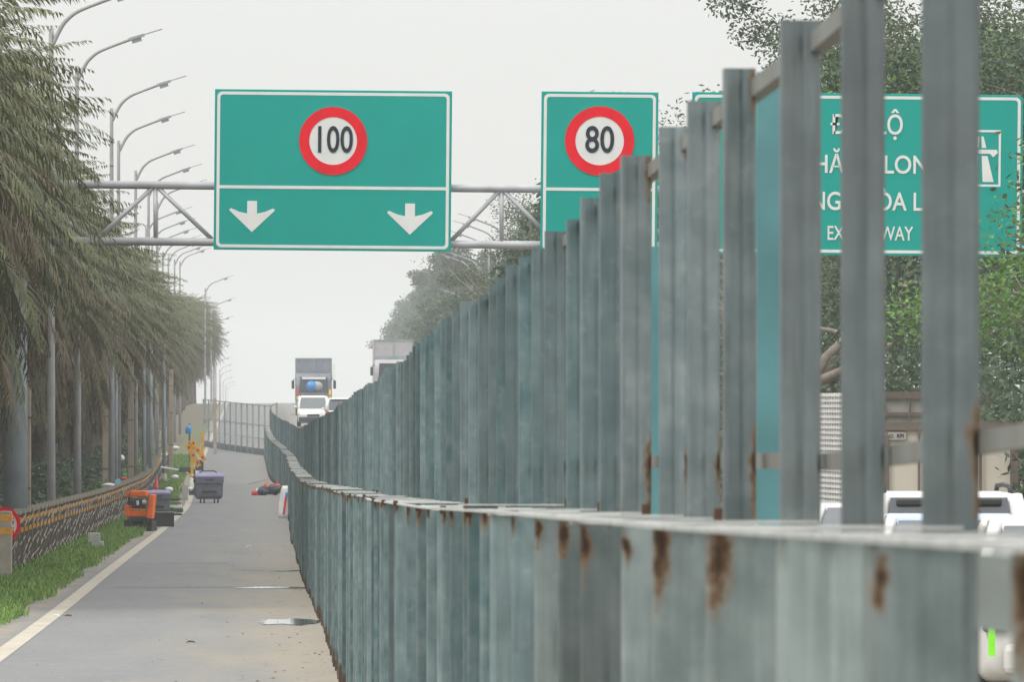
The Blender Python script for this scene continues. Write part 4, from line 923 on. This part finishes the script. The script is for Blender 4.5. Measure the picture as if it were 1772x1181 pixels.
mm('box_grey', (.20,.22,.26), .7, var=.08); mm('cab_grey', (.16,.17,.21), .5, var=.1); mm('pale_wall', (.36,.345,.35), .7, var=.05)
dl = F/26.5
r = lorry(px(543, dl), dl, 'far lorry with grey box body and blue and white round shapes on its windscreen', h=3.75, cab_h=2.75, boxm='box_grey', cabm='cab_grey')
MB().tube([(-.16,-.16,1.90),(-.16,-.05,1.90)], .34, 24).build('blue_dome', 'blue', r, True); MB().ball((.22,-.02,1.92), .30, 14, 8, (1.3,.5,1)).build('white_dome', 'foil', r, True)  # blue disc and pale flattened ball standing proud of the windscreen
MB().box((0,-.1,2.42), (1.55,.05,.14)).build('screen_banner', 'white', r); MB().box((-1.05,-.13,1.55), (.14,.06,.36)).build('side_lamp', 'red', r); MB().box((1.05,-.13,1.50), (.14,.06,.36)).build('side_lamp', 'amber', r)
MB().box((1.30,.5,2.9), (.20,1.2,.95)).build('side_fairing', 'white', r)
dl = F/27.5
r = lorry(px(682, dl), dl, 'hazy lorry with pale latticed box body in the right hand lane beyond the fence', w_=2.5, h=4.15, cab_h=2.9, ln=9, boxm='pale_wall', cabm='pale_wall', z=pz(702, dl))
MB().box((.1,1.9,3.0), (2.3,.1,.22)).build('dark_band', 'pole_grey', r)
# near lorries behind the sport utility vehicle
def rear_lorry(x, d, w_, zt, ln, lab, style, rz=0):
    g = gz(x, d); r = empty('lorry', (x, d, g), lab, 'lorry', 'lorries', rz); hw = w_/2; h = zt - g
    bm_ = 'beige' if style else 'container'
    MB().box2((-hw, 0, .95), (hw, ln, h)).build('cargo_box', bm_, r)
    b = MB(); b.box((0,-.03,h-.05), (w_+.06,.10,.14)); b.box((0,-.03,1.0), (w_+.04,.10,.16))
    for s in (-1, 1): b.box((s*(hw-.07),-.028,(h+.9)/2-.06), (.14,.09,h-1.2))
    b.build('door_frame', 'brown_frame', r)
    b = MB()
    for s in (-1, 1):
        b.tube([(s*hw*.45,-.06,1.0),(s*hw*.45,-.06,h-.1)], .022, 8)
    b.box((0,-.045,(h+1)/2), (.04,.02,h-1.1)); b.build('locking_bar', 'brown_frame', r)
    if style == 0:
        b = MB(); b.box((0,-.05,h-.42), (w_,.06,.07)); b.box((hw*.55,-.08,h-.52), (.35,.04,.05)); b.build('cross_bar', 'brown_frame', r)
        b = MB()
        for k in range(22): b.box((-hw-.02, ln/2, 1.0+k*(h-1.05)/21), (.05, ln, .045))
        for k in range(30): b.box((-hw-.015, .2+k*(ln-.4)/29, (h+1)/2), (.03,.05,h-1.0))
        b.build('side_lattice', 'white', r)
    else:
        X = (1551-0)/1; q = empty('name_plate', ((px(1552, d)-x), -.05, pz(755, d)-g), None, None); q.parent = r
        MB().box((0,0,0), (.34,.02,.16)).build('plate', 'container', q); frame_mb(.34,.16,.0,.012,-.014,.01).build('plate_border', 'brown_frame', q)
        text_obj('KPI', .065, 1.0, 'sign_dark', q, (.055,-.016,0), .02); ringm(.022,.034,-.016,.005,(-.10,0,0),20).build('emblem', 'sign_dark', q)
    for s in (-1, 1):
        for y in (1.2, 2.4, ln-1): wheel(r, s*(hw-.16), y, .48, .28)
        MB().box((s*(hw-.2),-.06,.78), (.30,.06,.12)).build('tail_light', 'red', r)
    MB().box2((-.45,.1,.5), (.45,ln,.95)).build('chassis', 'black', r)
    MB().loft([rbox(hw*.97,.45,min(h-.2,2.5),ln+.1,.1), rbox(hw*.97,.45,min(h-.3,2.45),ln+1.7,.14)]).build('cab', 'white_paint', r, True)
rear_lorry(px(1643, 143), 143, 2.42, pz(733, 143), 6.5, 'lorry with plain beige rear doors in a dark brown frame behind the white SUV', 1)
rear_lorry(px(1618, 158), 158, 2.25, pz(680, 158), 11.0, 'grey lorry with white latticed side, its box top showing above the beige lorry', 0, rz=R(4))

# ---------------------------------------------------------------- haze
b = MB(); b.box2((-420, -12, -7), (420, 2600, 26)); hzm = bpy.data.materials.new('haze'); hzm.use_nodes = True; t = hzm.node_tree; t.nodes.clear()
mo = t.nodes.new('ShaderNodeOutputMaterial'); pv = t.nodes.new('ShaderNodeVolumePrincipled'); pv.inputs['Color'].default_value = (.93, .97, 1, 1); pv.inputs['Density'].default_value = .00028; pv.inputs['Anisotropy'].default_value = .0
t.links.new(pv.outputs[0], mo.inputs['Volume']); o = b.build('haze', hzm); o['kind'] = 'stuff'
